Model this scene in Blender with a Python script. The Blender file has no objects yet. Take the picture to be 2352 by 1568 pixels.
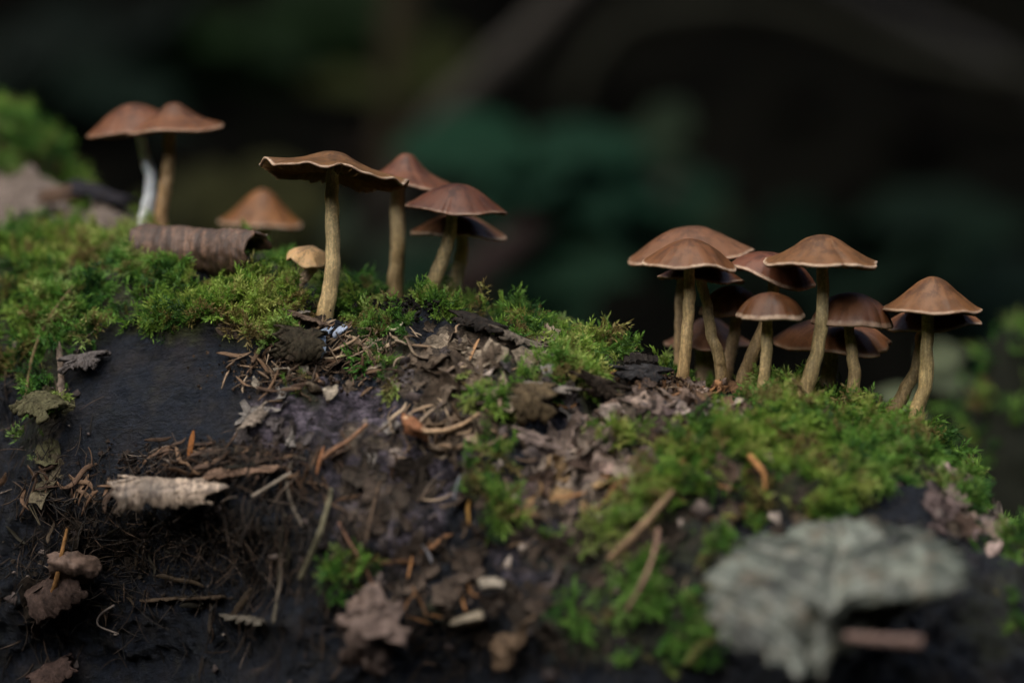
import bpy, math, random
import numpy as np
from mathutils import Vector, Matrix, Euler
from mathutils.bvhtree import BVHTree

# One Blender unit is one centimetre: this is a macro view of a rotting log.
scene = bpy.context.scene
scene.unit_settings.system = 'METRIC'
scene.unit_settings.scale_length = 0.01
COL = scene.collection
RNG = np.random.default_rng(11)
random.seed(11)
R_ = math.radians

# ------------------------------------------------------------------ camera
CAM = np.array([0.0, -65.0, 22.0])
PITCH = R_(1.62)
FOC = 6500.0                       # pixels (of a 2352 px wide picture) per unit of slope
FWD = np.array([0, math.cos(PITCH), -math.sin(PITCH)])
UP = np.array([0, math.sin(PITCH), math.cos(PITCH)])
cam_d = bpy.data.cameras.new('camera')
cam = bpy.data.objects.new('camera', cam_d)
COL.objects.link(cam)
cam.location = CAM
cam.rotation_euler = (math.pi / 2 - PITCH, 0, 0)
cam_d.sensor_width = 36.0
cam_d.lens = 36.0 * FOC / 2352.0
cam_d.clip_start = 1.0
cam_d.clip_end = 60000.0
cam_d.dof.use_dof = True
cam_d.dof.focus_distance = 66.8
APERTURE = 1.0                    # radius of the entrance pupil, cm
cam_d.dof.aperture_fstop = cam_d.lens * 1e-3 / (2 * APERTURE)
scene.camera = cam

# ------------------------------------------------------------------ light
SUN_EL, SUN_AZ = 61.0, 216.0       # azimuth clockwise from +Y (the view direction)
world = bpy.data.worlds.new('World')
scene.world = world
world.use_nodes = True
wn = world.node_tree.nodes
wl = world.node_tree.links
wn.clear()
sky_t = wn.new('ShaderNodeTexSky')
sky_t.sky_type = 'NISHITA'
sky_t.sun_disc = False
sky_t.sun_elevation = R_(SUN_EL)
sky_t.sun_rotation = R_(SUN_AZ)
sky_t.dust_density = 3.0
bgn = wn.new('ShaderNodeBackground')
bgn.inputs['Strength'].default_value = 0.085
wo = wn.new('ShaderNodeOutputWorld')
wl.new(sky_t.outputs[0], bgn.inputs['Color'])
wl.new(bgn.outputs[0], wo.inputs['Surface'])
sun_d = bpy.data.lights.new('sun', 'SUN')
sun_d.energy = 2.0
sun_d.angle = R_(85)
sun_d.color = (1.0, 0.97, 0.90)
sun = bpy.data.objects.new('sun', sun_d)
COL.objects.link(sun)
sd = Vector((math.sin(R_(SUN_AZ)) * math.cos(R_(SUN_EL)), math.cos(R_(SUN_AZ)) * math.cos(R_(SUN_EL)), math.sin(R_(SUN_EL))))
sun.rotation_euler = sd.to_track_quat('Z', 'Y').to_euler()
scene.view_settings.view_transform = 'Standard'
scene.view_settings.look = 'None'
scene.view_settings.exposure = 1.6
scene.view_settings.gamma = 1.0
scene.cycles.use_denoising = True
scene.cycles.max_bounces = 6
scene.cycles.transparent_max_bounces = 4


# ------------------------------------------------------------------ geometry of the view
def at(px, py, y):
    """Point on the plane at depth y that is seen at (px, py) of a 2352 x 1568 picture."""
    a = (px - 1176.0) / FOC
    b = (784.0 - py) / FOC
    d = FWD + a * np.array([1.0, 0, 0]) + b * UP
    return CAM + d * ((y - CAM[1]) / d[1])


def proj(P):
    Q = np.asarray(P) - CAM
    f = Q @ FWD
    return 1176.0 + FOC * Q[..., 0] / f, 784.0 - FOC * (Q @ UP) / f


def cm(px, y):
    return px / FOC * (y - CAM[1])


# ------------------------------------------------------------------ noise
_perm = np.random.default_rng(5).permutation(256)
_perm = np.concatenate([_perm, _perm, _perm])
_grad = np.random.default_rng(6).normal(size=(256, 3))
_grad /= np.linalg.norm(_grad, axis=1)[:, None]


def perlin(P):
    P = np.asarray(P, float)
    i = np.floor(P).astype(int)
    f = P - i
    u = f * f * f * (f * (f * 6 - 15) + 10)
    i &= 255
    out = 0
    for dx in (0, 1):
        for dy in (0, 1):
            for dz in (0, 1):
                h = _perm[_perm[_perm[(i[..., 0] + dx) & 255] + ((i[..., 1] + dy) & 255)] + ((i[..., 2] + dz) & 255)]
                g = _grad[h]
                w = (u[..., 0] if dx else 1 - u[..., 0]) * (u[..., 1] if dy else 1 - u[..., 1]) * (u[..., 2] if dz else 1 - u[..., 2])
                out = out + w * ((f[..., 0] - dx) * g[..., 0] + (f[..., 1] - dy) * g[..., 1] + (f[..., 2] - dz) * g[..., 2])
    return out * 1.6


def fbm(P, octaves=4, gain=0.5):
    P = np.asarray(P, float)
    s, a = 0, 1.0
    for k in range(octaves):
        s = s + a * perlin(P * (2.03 ** k) + 17.3 * k)
        a *= gain
    return s


def smooth(a, b, x):
    t = np.clip((x - a) / (b - a), 0, 1)
    return t * t * (3 - 2 * t)


def blobs(px, py, L):
    """Largest of a list of soft ellipses (cx, cy, rx, ry, weight)."""
    out = np.zeros_like(np.asarray(px, float))
    for cx, cy, rx, ry, w in L:
        d = np.sqrt(((px - cx) / rx) ** 2 + ((py - cy) / ry) ** 2)
        out = np.maximum(out, w * (1 - smooth(0.6, 1.15, d)))
    return out


# ------------------------------------------------------------------ mesh helpers
def mesh_from(name, V, F, mat=None, attrs=None, smooth_shade=True):
    V = np.ascontiguousarray(V, dtype=np.float32).reshape(-1, 3)
    me = bpy.data.meshes.new(name)
    if isinstance(F, np.ndarray):
        n, k = F.shape
        me.vertices.add(len(V))
        me.vertices.foreach_set('co', V.ravel())
        me.loops.add(n * k)
        me.loops.foreach_set('vertex_index', np.ascontiguousarray(F, dtype=np.int32).ravel())
        me.polygons.add(n)
        me.polygons.foreach_set('loop_start', np.arange(0, n * k, k, dtype=np.int32))
        me.update(calc_edges=True)
    else:
        me.from_pydata(V.tolist(), [], F)
        me.update()
    if smooth_shade:
        me.polygons.foreach_set('use_smooth', np.ones(len(me.polygons), dtype=bool))
    for k, v in (attrs or {}).items():
        a = me.attributes.new(k, 'FLOAT', 'POINT')
        a.data.foreach_set('value', np.ascontiguousarray(v, dtype=np.float32).ravel())
    if mat is not None:
        me.materials.append(mat)
    return me


def put(name, me, parent=None, loc=(0, 0, 0), rot=None, scale=None, color=None):
    o = bpy.data.objects.new(name, me)
    COL.objects.link(o)
    o.location = loc
    if rot is not None:
        o.rotation_euler = rot
    if scale is not None:
        o.scale = scale if hasattr(scale, '__len__') else (scale,) * 3
    if parent is not None:
        o.parent = parent
    if color is not None:
        o.color = (*color, 1)
    return o


def tag(o, label=None, cat=None, group=None, kind=None):
    if label: o['label'] = label
    if cat: o['category'] = cat
    if group: o['group'] = group
    if kind: o['kind'] = kind
    return o


def empty(name, loc):
    o = bpy.data.objects.new(name, None)
    o.empty_display_size = 0.3
    COL.objects.link(o)
    o.location = loc
    return o


def grid_faces(nr, nc, wrap=False):
    r = np.arange(nr - 1)[:, None]
    c = np.arange(nc if wrap else nc - 1)[None, :]
    c2 = (c + 1) % nc
    a = r * nc + c
    b = r * nc + c2
    d = (r + 1) * nc + c
    e = (r + 1) * nc + c2
    return np.stack([a, b, e, d], -1).reshape(-1, 4)


def catmull(P, n):
    """Dense points along a Catmull-Rom curve through P (k x d)."""
    P = np.asarray(P, float)
    k = len(P)
    Q = np.vstack([2 * P[0] - P[1], P, 2 * P[-1] - P[-2]])
    t = np.linspace(0, k - 1, n)
    i = np.minimum(t.astype(int), k - 2)
    f = (t - i)[:, None]
    p0, p1, p2, p3 = Q[i], Q[i + 1], Q[i + 2], Q[i + 3]
    return 0.5 * (2 * p1 + (p2 - p0) * f + (2 * p0 - 5 * p1 + 4 * p2 - p3) * f ** 2 + (3 * p1 - p0 - 3 * p2 + p3) * f ** 3)


def tube(path, rad, nseg=14, bump=0.0, seed=0.0, lengthwise=2.0, cap_ends=True):
    """Verts, quads and (u, v) of a tube of varying radius along PATH (n x 3)."""
    path = np.asarray(path, float)
    n = len(path)
    T = np.gradient(path, axis=0)
    T /= np.linalg.norm(T, axis=1)[:, None] + 1e-9
    ref = np.array([0.0, 1.0, 0.0]) if abs(T[0, 1]) < 0.9 else np.array([1.0, 0, 0])
    A = np.cross(T, ref)
    A /= np.linalg.norm(A, axis=1)[:, None] + 1e-9
    B = np.cross(T, A)
    ang = np.linspace(0, 2 * math.pi, nseg, endpoint=False)
    rad = np.broadcast_to(np.asarray(rad, float), (n,))
    ca, sa = np.cos(ang), np.sin(ang)
    r = rad[:, None] * np.ones((n, nseg))
    if bump:
        v = np.linspace(0, n / lengthwise, n)
        q = np.stack(np.broadcast_arrays(ca[None, :] * 1.3 + seed, sa[None, :] * 1.3 - seed, v[:, None] * 0.35), -1)
        r = r * (1 + bump * fbm(q, 3))
    V = path[:, None, :] + r[..., None] * (ca[None, :, None] * A[:, None, :] + sa[None, :, None] * B[:, None, :])
    F = [tuple(f) for f in grid_faces(n, nseg, True)]
    V = V.reshape(-1, 3)
    if cap_ends:
        V = np.vstack([V, path[0] - T[0] * rad[0] * 0.3, path[-1] + T[-1] * rad[-1] * 0.3])
        m = n * nseg
        for j in range(nseg):
            F.append((m, (j + 1) % nseg, j))
            F.append((m + 1, (n - 1) * nseg + j, (n - 1) * nseg + (j + 1) % nseg))
    u = np.concatenate([np.tile(ang / (2 * math.pi), n), [0, 0]]) if cap_ends else np.tile(ang / (2 * math.pi), n)
    vv = np.concatenate([np.repeat(np.linspace(0, 1, n), nseg), [0, 1]]) if cap_ends else np.repeat(np.linspace(0, 1, n), nseg)
    return V, F, u, vv


def thicken(G, th):
    """Closed thin solid from a grid of points G (r x c x 3): top and bottom sheets joined along the edge."""
    r, c, _ = G.shape
    du = np.gradient(G, axis=0)
    dv = np.gradient(G, axis=1)
    N = np.cross(du, dv)
    N /= np.linalg.norm(N, axis=2)[..., None] + 1e-9
    th = np.broadcast_to(np.asarray(th, float), (r, c))[..., None]
    V = np.vstack([(G + N * th / 2).reshape(-1, 3), (G - N * th / 2).reshape(-1, 3)])
    f = grid_faces(r, c)
    m = r * c
    F = [tuple(x) for x in f] + [tuple(x[::-1] + m) for x in f]
    edge = [i for i in range(c)] + [i * c + c - 1 for i in range(1, r)] + [(r - 1) * c + i for i in range(c - 2, -1, -1)] + [i * c for i in range(r - 2, 0, -1)]
    for i in range(len(edge)):
        a, b = edge[i], edge[(i + 1) % len(edge)]
        F.append((b, a, a + m, b + m))
    side = np.concatenate([np.zeros(m), np.ones(m)])
    return V, F, side


# ------------------------------------------------------------------ material helpers
def new_mat(name):
    m = bpy.data.materials.new(name)
    m.use_nodes = True
    nt = m.node_tree
    for n in list(nt.nodes):
        if n.type not in ('BSDF_PRINCIPLED', 'OUTPUT_MATERIAL'):
            nt.nodes.remove(n)
    return m, nt, nt.nodes['Principled BSDF']


class NT:
    def __init__(s, nt):
        s.nt = nt

    def n(s, t, **kw):
        x = s.nt.nodes.new(t)
        for k, v in kw.items():
            setattr(x, k, v)
        return x

    def l(s, a, b):
        s.nt.links.new(a, b)

    def val(s, x, sock):
        if hasattr(x, 'is_output'):
            s.l(x, sock)
        else:
            sock.default_value = x if not (isinstance(x, tuple) and len(x) == 3 and sock.type == 'RGBA') else (*x, 1)

    def coord(s, scale=(1, 1, 1), kind='Object', rot=(0, 0, 0)):
        t = s.n('ShaderNodeTexCoord')
        m = s.n('ShaderNodeMapping')
        m.inputs['Scale'].default_value = scale
        m.inputs['Rotation'].default_value = rot
        s.l(t.outputs[kind], m.inputs['Vector'])
        return m.outputs[0]

    def noise(s, scale, vec=None, detail=4, rough=0.55, dist=0.0):
        x = s.n('ShaderNodeTexNoise')
        x.inputs['Scale'].default_value = scale
        x.inputs['Detail'].default_value = detail
        x.inputs['Roughness'].default_value = rough
        x.inputs['Distortion'].default_value = dist
        if vec is not None:
            s.l(vec, x.inputs['Vector'])
        return x.outputs['Fac']

    def vor(s, scale, vec=None, feature='F1'):
        x = s.n('ShaderNodeTexVoronoi', feature=feature)
        x.inputs['Scale'].default_value = scale
        if vec is not None:
            s.l(vec, x.inputs['Vector'])
        return x.outputs['Distance']

    def ramp(s, fac, stops):
        r = s.n('ShaderNodeValToRGB')
        e = r.color_ramp.elements
        e[0].position, e[1].position = stops[0][0], stops[-1][0]
        for p, c in stops[1:-1]:
            e.new(p)
        for q, (p, c) in zip(e, stops):
            q.position = p
            q.color = (*c, 1) if hasattr(c, '__len__') else (c, c, c, 1)
        s.l(fac, r.inputs['Fac'])
        return r.outputs['Color']

    def mix(s, fac, a, b, blend='MIX'):
        m = s.n('ShaderNodeMix', data_type='RGBA', blend_type=blend)
        s.val(fac, m.inputs[0])
        s.val(a, m.inputs[6])
        s.val(b, m.inputs[7])
        return m.outputs[2]

    def math(s, op, a, b=0.0, clamp=False):
        m = s.n('ShaderNodeMath', operation=op, use_clamp=clamp)
        s.val(a, m.inputs[0])
        s.val(b, m.inputs[1])
        return m.outputs[0]

    def attr(s, name):
        return s.n('ShaderNodeAttribute', attribute_name=name).outputs['Fac']

    def objinfo(s, out):
        return s.n('ShaderNodeObjectInfo').outputs[out]

    def bump(s, h, strength, dist, bsdf):
        b = s.n('ShaderNodeBump')
        b.inputs['Strength'].default_value = strength
        b.inputs['Distance'].default_value = dist
        s.l(h, b.inputs['Height'])
        s.l(b.outputs[0], bsdf.inputs['Normal'])
        return b.outputs[0]


def translucent(nt, q, bsdf, col, amount):
    """Let some light through a thin sheet."""
    tr = q.n('ShaderNodeBsdfTranslucent')
    q.l(col, tr.inputs['Color'])
    mx = q.n('ShaderNodeMixShader')
    mx.inputs[0].default_value = amount
    out = nt.nodes['Material Output']
    q.l(bsdf.outputs[0], mx.inputs[1])
    q.l(tr.outputs[0], mx.inputs[2])
    q.l(mx.outputs[0], out.inputs['Surface'])


# ---- log bark
def mat_log():
    m, nt, b = new_mat('bark')
    q = NT(nt)
    c = q.coord()
    dark = q.ramp(q.noise(1.1, c, 6, 0.62), [(0.34, (0.004, 0.005, 0.0075)), (0.46, (0.008, 0.011, 0.018)), (0.56, (0.011, 0.011, 0.015)), (0.70, (0.026, 0.021, 0.023))])
    fine = q.noise(16, c, 5, 0.7)
    sp = q.ramp(fine, [(0.50, 0.0), (0.72, 1.0)])
    dark = q.mix(sp, dark, (0.009, 0.010, 0.014), 'ADD')
    pur = q.ramp(q.noise(3.2, c, 8, 0.7, 0.4), [(0.36, (0.006, 0.005, 0.007)), (0.47, (0.040, 0.031, 0.041)), (0.58, (0.13, 0.105, 0.128)), (0.78, (0.27, 0.225, 0.24))])
    tan = q.ramp(q.noise(2.6, c, 8, 0.72, 0.6), [(0.30, (0.010, 0.008, 0.006)), (0.44, (0.045, 0.030, 0.020)), (0.60, (0.15, 0.112, 0.078)), (0.8, (0.30, 0.245, 0.18))])
    n1 = q.noise(2.2, c, 6, 0.65)
    fp = q.math('ADD', q.attr('purple'), q.math('MULTIPLY', q.math('SUBTRACT', n1, 0.5), 1.4))
    fp = q.math('MULTIPLY', q.math('SUBTRACT', fp, 0.28), 3.5, True)
    n2 = q.noise(1.7, c, 6, 0.65, 0.3)
    ft = q.math('ADD', q.attr('tan'), q.math('MULTIPLY', q.math('SUBTRACT', n2, 0.5), 1.4))
    ft = q.math('MULTIPLY', q.math('SUBTRACT', ft, 0.30), 3.5, True)
    col = q.mix(fp, dark, pur)
    col = q.mix(ft, col, tan)
    gm = q.ramp(q.noise(5, c, 5), [(0.35, (0.012, 0.011, 0.006)), (0.65, (0.045, 0.050, 0.016))])
    fm = q.math('MULTIPLY', q.math('ADD', q.attr('mossy'), q.math('MULTIPLY', q.math('SUBTRACT', n1, 0.5), 0.8)), 1.3, True)
    col = q.mix(fm, col, gm)
    q.l(col, b.inputs['Base Color'])
    q.l(q.ramp(q.noise(2.4, c, 5, 0.6), [(0.35, 0.36), (0.65, 0.75)]), b.inputs['Roughness'])
    b.inputs['Specular IOR Level'].default_value = 0.3
    grain = q.noise(5.0, q.coord((0.35, 2.2, 2.2), rot=(0, 0, 0.35)), 6, 0.65, 0.4)
    col2 = q.mix(1.0, col, q.ramp(grain, [(0.32, 0.35), (0.5, 1.0), (0.68, 1.5)]), 'MULTIPLY')
    q.l(col2, b.inputs['Base Color'])
    h = q.math('ADD', q.math('ADD', q.noise(9, c, 8, 0.7), q.math('MULTIPLY', q.noise(38, c, 3, 0.6), 0.35)), q.math('MULTIPLY', grain, 0.9))
    q.bump(h, 0.9, 0.16, b)
    return m


# ---- loose bark pieces: pale papery outside, browner inside; tint from the object colour
def mat_flake():
    m, nt, b = new_mat('bark_flake')
    q = NT(nt)
    c = q.coord()
    base = q.objinfo('Color')
    n = q.noise(4.5, c, 7, 0.7, 0.3)
    k = q.ramp(n, [(0.30, 0.18), (0.48, 0.62), (0.62, 1.0), (0.78, 1.45)])
    col = q.mix(1.0, base, k, 'MULTIPLY')
    spots = q.ramp(q.noise(11, c, 4, 0.6), [(0.56, 0.0), (0.66, 1.0)])
    col = q.mix(q.math('MULTIPLY', spots, 0.55), col, (0.05, 0.03, 0.02))
    q.l(col, b.inputs['Base Color'])
    b.inputs['Roughness'].default_value = 0.8
    b.inputs['Specular IOR Level'].default_value = 0.12
    q.bump(q.noise(14, c, 7, 0.7), 0.5, 0.08, b)
    return m


# ---- mushrooms
def mat_cap():
    m, nt, b = new_mat('mushroom_cap')
    q = NT(nt)
    c = q.coord()
    t = q.attr('radial')
    az = q.attr('azim')
    comb = q.n('ShaderNodeCombineXYZ')
    q.l(q.math('MULTIPLY', az, 26), comb.inputs[0])
    q.l(q.math('MULTIPLY', t, 2.2), comb.inputs[1])
    q.l(q.math('MULTIPLY', q.objinfo('Random'), 50), comb.inputs[2])
    streak = q.noise(1.0, comb.outputs[0], 4, 0.6)
    blotch = q.noise(2.2, c, 4, 0.6)
    grain = q.noise(34, c, 3, 0.7)
    base = q.objinfo('Color')
    f = q.math('ADD', q.math('ADD', q.math('MULTIPLY', streak, 0.55), q.math('MULTIPLY', blotch, 0.9)), q.math('MULTIPLY', grain, 0.55))
    k = q.ramp(f, [(0.72, 0.50), (1.0, 0.95), (1.28, 1.55)])
    col = q.mix(1.0, base, k, 'MULTIPLY')
    # drier, paler towards the rim
    dry = q.ramp(q.math('ADD', t, q.math('MULTIPLY', q.math('SUBTRACT', streak, 0.5), 0.45)), [(0.45, 0.0), (0.98, 0.5)])
    col = q.mix(dry, col, q.mix(1.0, base, (1.65, 1.7, 1.6), 'MULTIPLY'))
    rim = q.ramp(q.math('ADD', t, q.math('MULTIPLY', q.math('SUBTRACT', grain, 0.5), 0.07)), [(0.945, 0.0), (0.985, 1.0)])
    rim = q.math('MULTIPLY', rim, q.ramp(q.noise(3.5, c, 4, 0.6), [(0.36, 0.4), (0.58, 1.0)]))
    col = q.mix(q.math('MULTIPLY', rim, q.objinfo('Alpha')), col, (0.58, 0.42, 0.29))
    under = q.mix(1.0, base, (0.75, 0.60, 0.42), 'MULTIPLY')
    col = q.mix(q.attr('under'), col, under)
    q.l(col, b.inputs['Base Color'])
    b.inputs['Roughness'].default_value = 0.42
    b.inputs['Specular IOR Level'].default_value = 0.26
    b.inputs['Subsurface Weight'].default_value = 0.12
    b.inputs['Subsurface Radius'].default_value = (0.12, 0.05, 0.03)
    b.inputs['Subsurface Scale'].default_value = 1.0
    h = q.math('ADD', q.math('MULTIPLY', streak, 0.8), q.math('MULTIPLY', grain, 0.5))
    q.bump(h, 0.28, 0.05, b)
    return m


def mat_gills():
    m, nt, b = new_mat('gills')
    q = NT(nt)
    c = q.coord()
    col = q.ramp(q.noise(5, c, 4), [(0.3, (0.15, 0.075, 0.022)), (0.7, (0.32, 0.175, 0.05))])
    q.l(col, b.inputs['Base Color'])
    b.inputs['Roughness'].default_value = 0.7
    translucent(nt, q, b, col, 0.3)
    return m


def mat_stem():
    m, nt, b = new_mat('mushroom_stem')
    q = NT(nt)
    u, v = q.attr('around'), q.attr('along')
    c = q.coord()
    fib = q.noise(7.0, q.coord((2.2, 2.2, 0.16)), 5, 0.65)
    mott = q.noise(3.0, c, 5, 0.65)
    speck = q.noise(22, q.coord((1, 1, 0.6)), 3, 0.6)
    f = q.math('ADD', q.math('ADD', q.math('MULTIPLY', fib, 0.7), q.math('MULTIPLY', mott, 0.5)), q.math('MULTIPLY', speck, 0.6))
    k = q.ramp(f, [(0.62, 0.48), (0.9, 1.0), (1.22, 1.55)])
    base = q.objinfo('Color')
    foot = q.ramp(v, [(0.0, (0.78, 0.66, 0.56)), (0.35, (1.0, 0.95, 0.9)), (0.7, (1, 1, 1)), (1.0, (1.05, 1.1, 1.0))])
    col = q.mix(1.0, q.mix(1.0, base, foot, 'MULTIPLY'), k, 'MULTIPLY')
    q.l(col, b.inputs['Base Color'])
    b.inputs['Roughness'].default_value = 0.55
    b.inputs['Specular IOR Level'].default_value = 0.3
    b.inputs['Subsurface Weight'].default_value = 0.15
    b.inputs['Subsurface Radius'].default_value = (0.12, 0.07, 0.04)
    q.bump(q.math('ADD', fib, q.math('MULTIPLY', speck, 0.6)), 0.35, 0.04, b)
    return m


# ---- moss: yellow-green to deep green by patch, shoot and age along the shoot
def mat_moss(name='moss', tint=(1, 1, 1)):
    m, nt, b = new_mat(name)
    q = NT(nt)
    geo = q.n('ShaderNodeNewGeometry')
    patch = q.noise(0.42, geo.outputs['Position'], 4, 0.6)
    f = q.math('ADD', q.math('MULTIPLY', patch, 1.25), q.math('MULTIPLY', q.math('SUBTRACT', q.objinfo('Random'), 0.5), 0.42))
    col = q.ramp(f, [(0.34, (0.022, 0.062, 0.012)), (0.48, (0.075, 0.168, 0.022)), (0.64, (0.175, 0.275, 0.040)), (0.86, (0.300, 0.325, 0.095))])
    cool = q.ramp(q.noise(0.23, geo.outputs['Position'], 3, 0.5), [(0.42, 0.0), (0.60, 1.0)])
    col = q.mix(cool, col, q.mix(1.0, col, (0.66, 0.90, 1.0), 'MULTIPLY'))
    dead = q.ramp(q.math('ADD', q.noise(0.9, geo.outputs['Position'], 4, 0.6), q.math('MULTIPLY', q.objinfo('Random'), 0.35)), [(0.78, 0.0), (0.86, 0.85)])
    col = q.mix(dead, col, (0.16, 0.105, 0.045))
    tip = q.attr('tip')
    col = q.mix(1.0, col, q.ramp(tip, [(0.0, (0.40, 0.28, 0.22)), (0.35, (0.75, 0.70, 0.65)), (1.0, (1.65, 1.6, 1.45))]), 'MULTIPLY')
    col = q.mix(1.0, col, tint, 'MULTIPLY')
    q.l(col, b.inputs['Base Color'])
    b.inputs['Roughness'].default_value = 0.6
    b.inputs['Specular IOR Level'].default_value = 0.3
    translucent(nt, q, b, col, 0.35)
    return m


# ---- dead plant matter, tint from object colour
def mat_litter(name, rough=0.65, vary=0.5, scale=5.0, trans=0.0, stretch=(1, 1, 1)):
    m, nt, b = new_mat(name)
    q = NT(nt)
    c = q.coord(stretch)
    base = q.objinfo('Color')
    rnd = q.objinfo('Random')
    n = q.noise(scale, c, 6, 0.65)
    k = q.ramp(n, [(0.28, 1 - vary), (0.5, 1.0), (0.74, 1 + vary)])
    col = q.mix(1.0, base, k, 'MULTIPLY')
    g = q.math('ADD', q.math('MULTIPLY', rnd, 0.9), 0.55)
    comb = q.n('ShaderNodeCombineColor')
    for i in range(3):
        q.l(g, comb.inputs[i])
    col = q.mix(1.0, col, comb.outputs[0], 'MULTIPLY')
    q.l(col, b.inputs['Base Color'])
    b.inputs['Roughness'].default_value = rough
    b.inputs['Specular IOR Level'].default_value = 0.15
    q.bump(q.noise(scale * 3, c, 5, 0.65), 0.4, 0.05, b)
    if trans:
        translucent(nt, q, b, col, trans)
    return m


def mat_soil():
    m, nt, b = new_mat('soil')
    q = NT(nt)
    c = q.coord()
    n = q.noise(0.12, c, 8, 0.7)
    col = q.ramp(n, [(0.3, (0.0010, 0.0010, 0.0009)), (0.5, (0.0022, 0.0021, 0.0015)), (0.7, (0.0045, 0.0042, 0.0028))])
    q.l(col, b.inputs['Base Color'])
    b.inputs['Roughness'].default_value = 1.0
    b.inputs['Specular IOR Level'].default_value = 0.02
    q.bump(q.noise(0.6, c, 6, 0.7), 0.8, 1.5, b)
    return m


def mat_leafgreen():
    m, nt, b = new_mat('green_leaf')
    q = NT(nt)
    c = q.coord()
    col = q.mix(1.0, q.objinfo('Color'), q.ramp(q.noise(0.6, c, 4), [(0.3, 0.6), (0.7, 1.35)]), 'MULTIPLY')
    q.l(col, b.inputs['Base Color'])
    b.inputs['Roughness'].default_value = 0.85
    b.inputs['Specular IOR Level'].default_value = 0.08
    translucent(nt, q, b, col, 0.25)
    return m


M_LOG, M_FLAKE, M_CAP, M_GILL, M_STEM, M_MOSS = mat_log(), mat_flake(), mat_cap(), mat_gills(), mat_stem(), mat_moss()
M_NEEDLE = mat_litter('dry_needle', 0.6, 0.45, 6, 0, (1, 4, 4))
M_LEAF = mat_litter('dead_leaf', 0.6, 0.85, 3.4, 0.2)
M_TWIG = mat_litter('twig_bark', 0.85, 0.5, 7.0)
M_PALE = mat_litter('bleached_leaf', 0.5, 0.75, 0.9, 0.15)
M_SOIL, M_GREEN = mat_soil(), mat_leafgreen()
def mat_bigleaf():
    m, nt, b = new_mat('veined_dead_leaf')
    q = NT(nt)
    c = q.coord()
    u, v = q.attr('leaf_u'), q.attr('leaf_v')
    av = q.math('ABSOLUTE', v)
    w = q.math('ADD', q.math('MULTIPLY', u, 6.0), q.math('MULTIPLY', av, 2.6))
    fr = q.math('ABSOLUTE', q.math('SUBTRACT', q.math('FRACT', w), 0.5))
    side = q.ramp(fr, [(0.0, 1.0), (0.12, 0.0)])
    mid = q.ramp(av, [(0.0, 1.0), (0.035, 0.0)])
    vein = q.math('MAXIMUM', side, mid)
    base = q.objinfo('Color')
    n1 = q.noise(0.9, c, 6, 0.65, 0.4)
    col = q.mix(1.0, base, q.ramp(n1, [(0.34, (0.15, 0.14, 0.10)), (0.46, (0.6, 0.6, 0.55)), (0.56, (1.1, 1.1, 1.05)), (0.68, (2.3, 2.3, 2.25))]), 'MULTIPLY')
    br = q.ramp(q.noise(1.6, c, 5, 0.6), [(0.52, 0.0), (0.66, 0.75)])
    col = q.mix(br, col, (0.12, 0.085, 0.05))
    col = q.mix(q.math('MULTIPLY', vein, 0.7), col, (0.25, 0.25, 0.20))
    q.l(col, b.inputs['Base Color'])
    b.inputs['Roughness'].default_value = 0.5
    q.bump(q.math('ADD', q.noise(5, c, 5), q.math('MULTIPLY', vein, 0.6)), 0.5, 0.1, b)
    translucent(nt, q, b, col, 0.12)
    return m


def mat_mixed(name, stops, rough=0.7):
    """Each loose piece of a joined mass takes its own colour."""
    m, nt, b = new_mat(name)
    q = NT(nt)
    geo = q.n('ShaderNodeNewGeometry')
    col = q.ramp(geo.outputs['Random Per Island'], stops)
    col = q.mix(1.0, col, q.ramp(q.noise(8, q.coord(), 5), [(0.3, 0.5), (0.7, 1.5)]), 'MULTIPLY')
    q.l(col, b.inputs['Base Color'])
    b.inputs['Roughness'].default_value = rough
    b.inputs['Specular IOR Level'].default_value = 0.3
    return m


M_BIGLEAF = mat_bigleaf()
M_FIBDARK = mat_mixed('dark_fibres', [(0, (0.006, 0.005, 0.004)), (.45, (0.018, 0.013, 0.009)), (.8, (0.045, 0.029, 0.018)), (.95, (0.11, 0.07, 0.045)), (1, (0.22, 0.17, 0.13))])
M_FIBTAN = mat_mixed('tan_fibres', [(0, (0.03, 0.02, 0.013)), (.4, (0.10, 0.062, 0.035)), (.75, (0.21, 0.135, 0.08)), (1, (0.36, 0.27, 0.18))])
M_CHIPS = mat_mixed('bark_chips', [(0, (0.012, 0.009, 0.009)), (.35, (0.045, 0.032, 0.028)), (.6, (0.10, 0.075, 0.066)), (.85, (0.19, 0.145, 0.12)), (1, (0.32, 0.26, 0.21))], .75)
M_RESIN = mat_litter('resin', 0.45, 0.2, 3.0, 0.1)
M_CHAR = mat_litter('charred_crumbs', 0.8, 0.7, 9.0)

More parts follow.
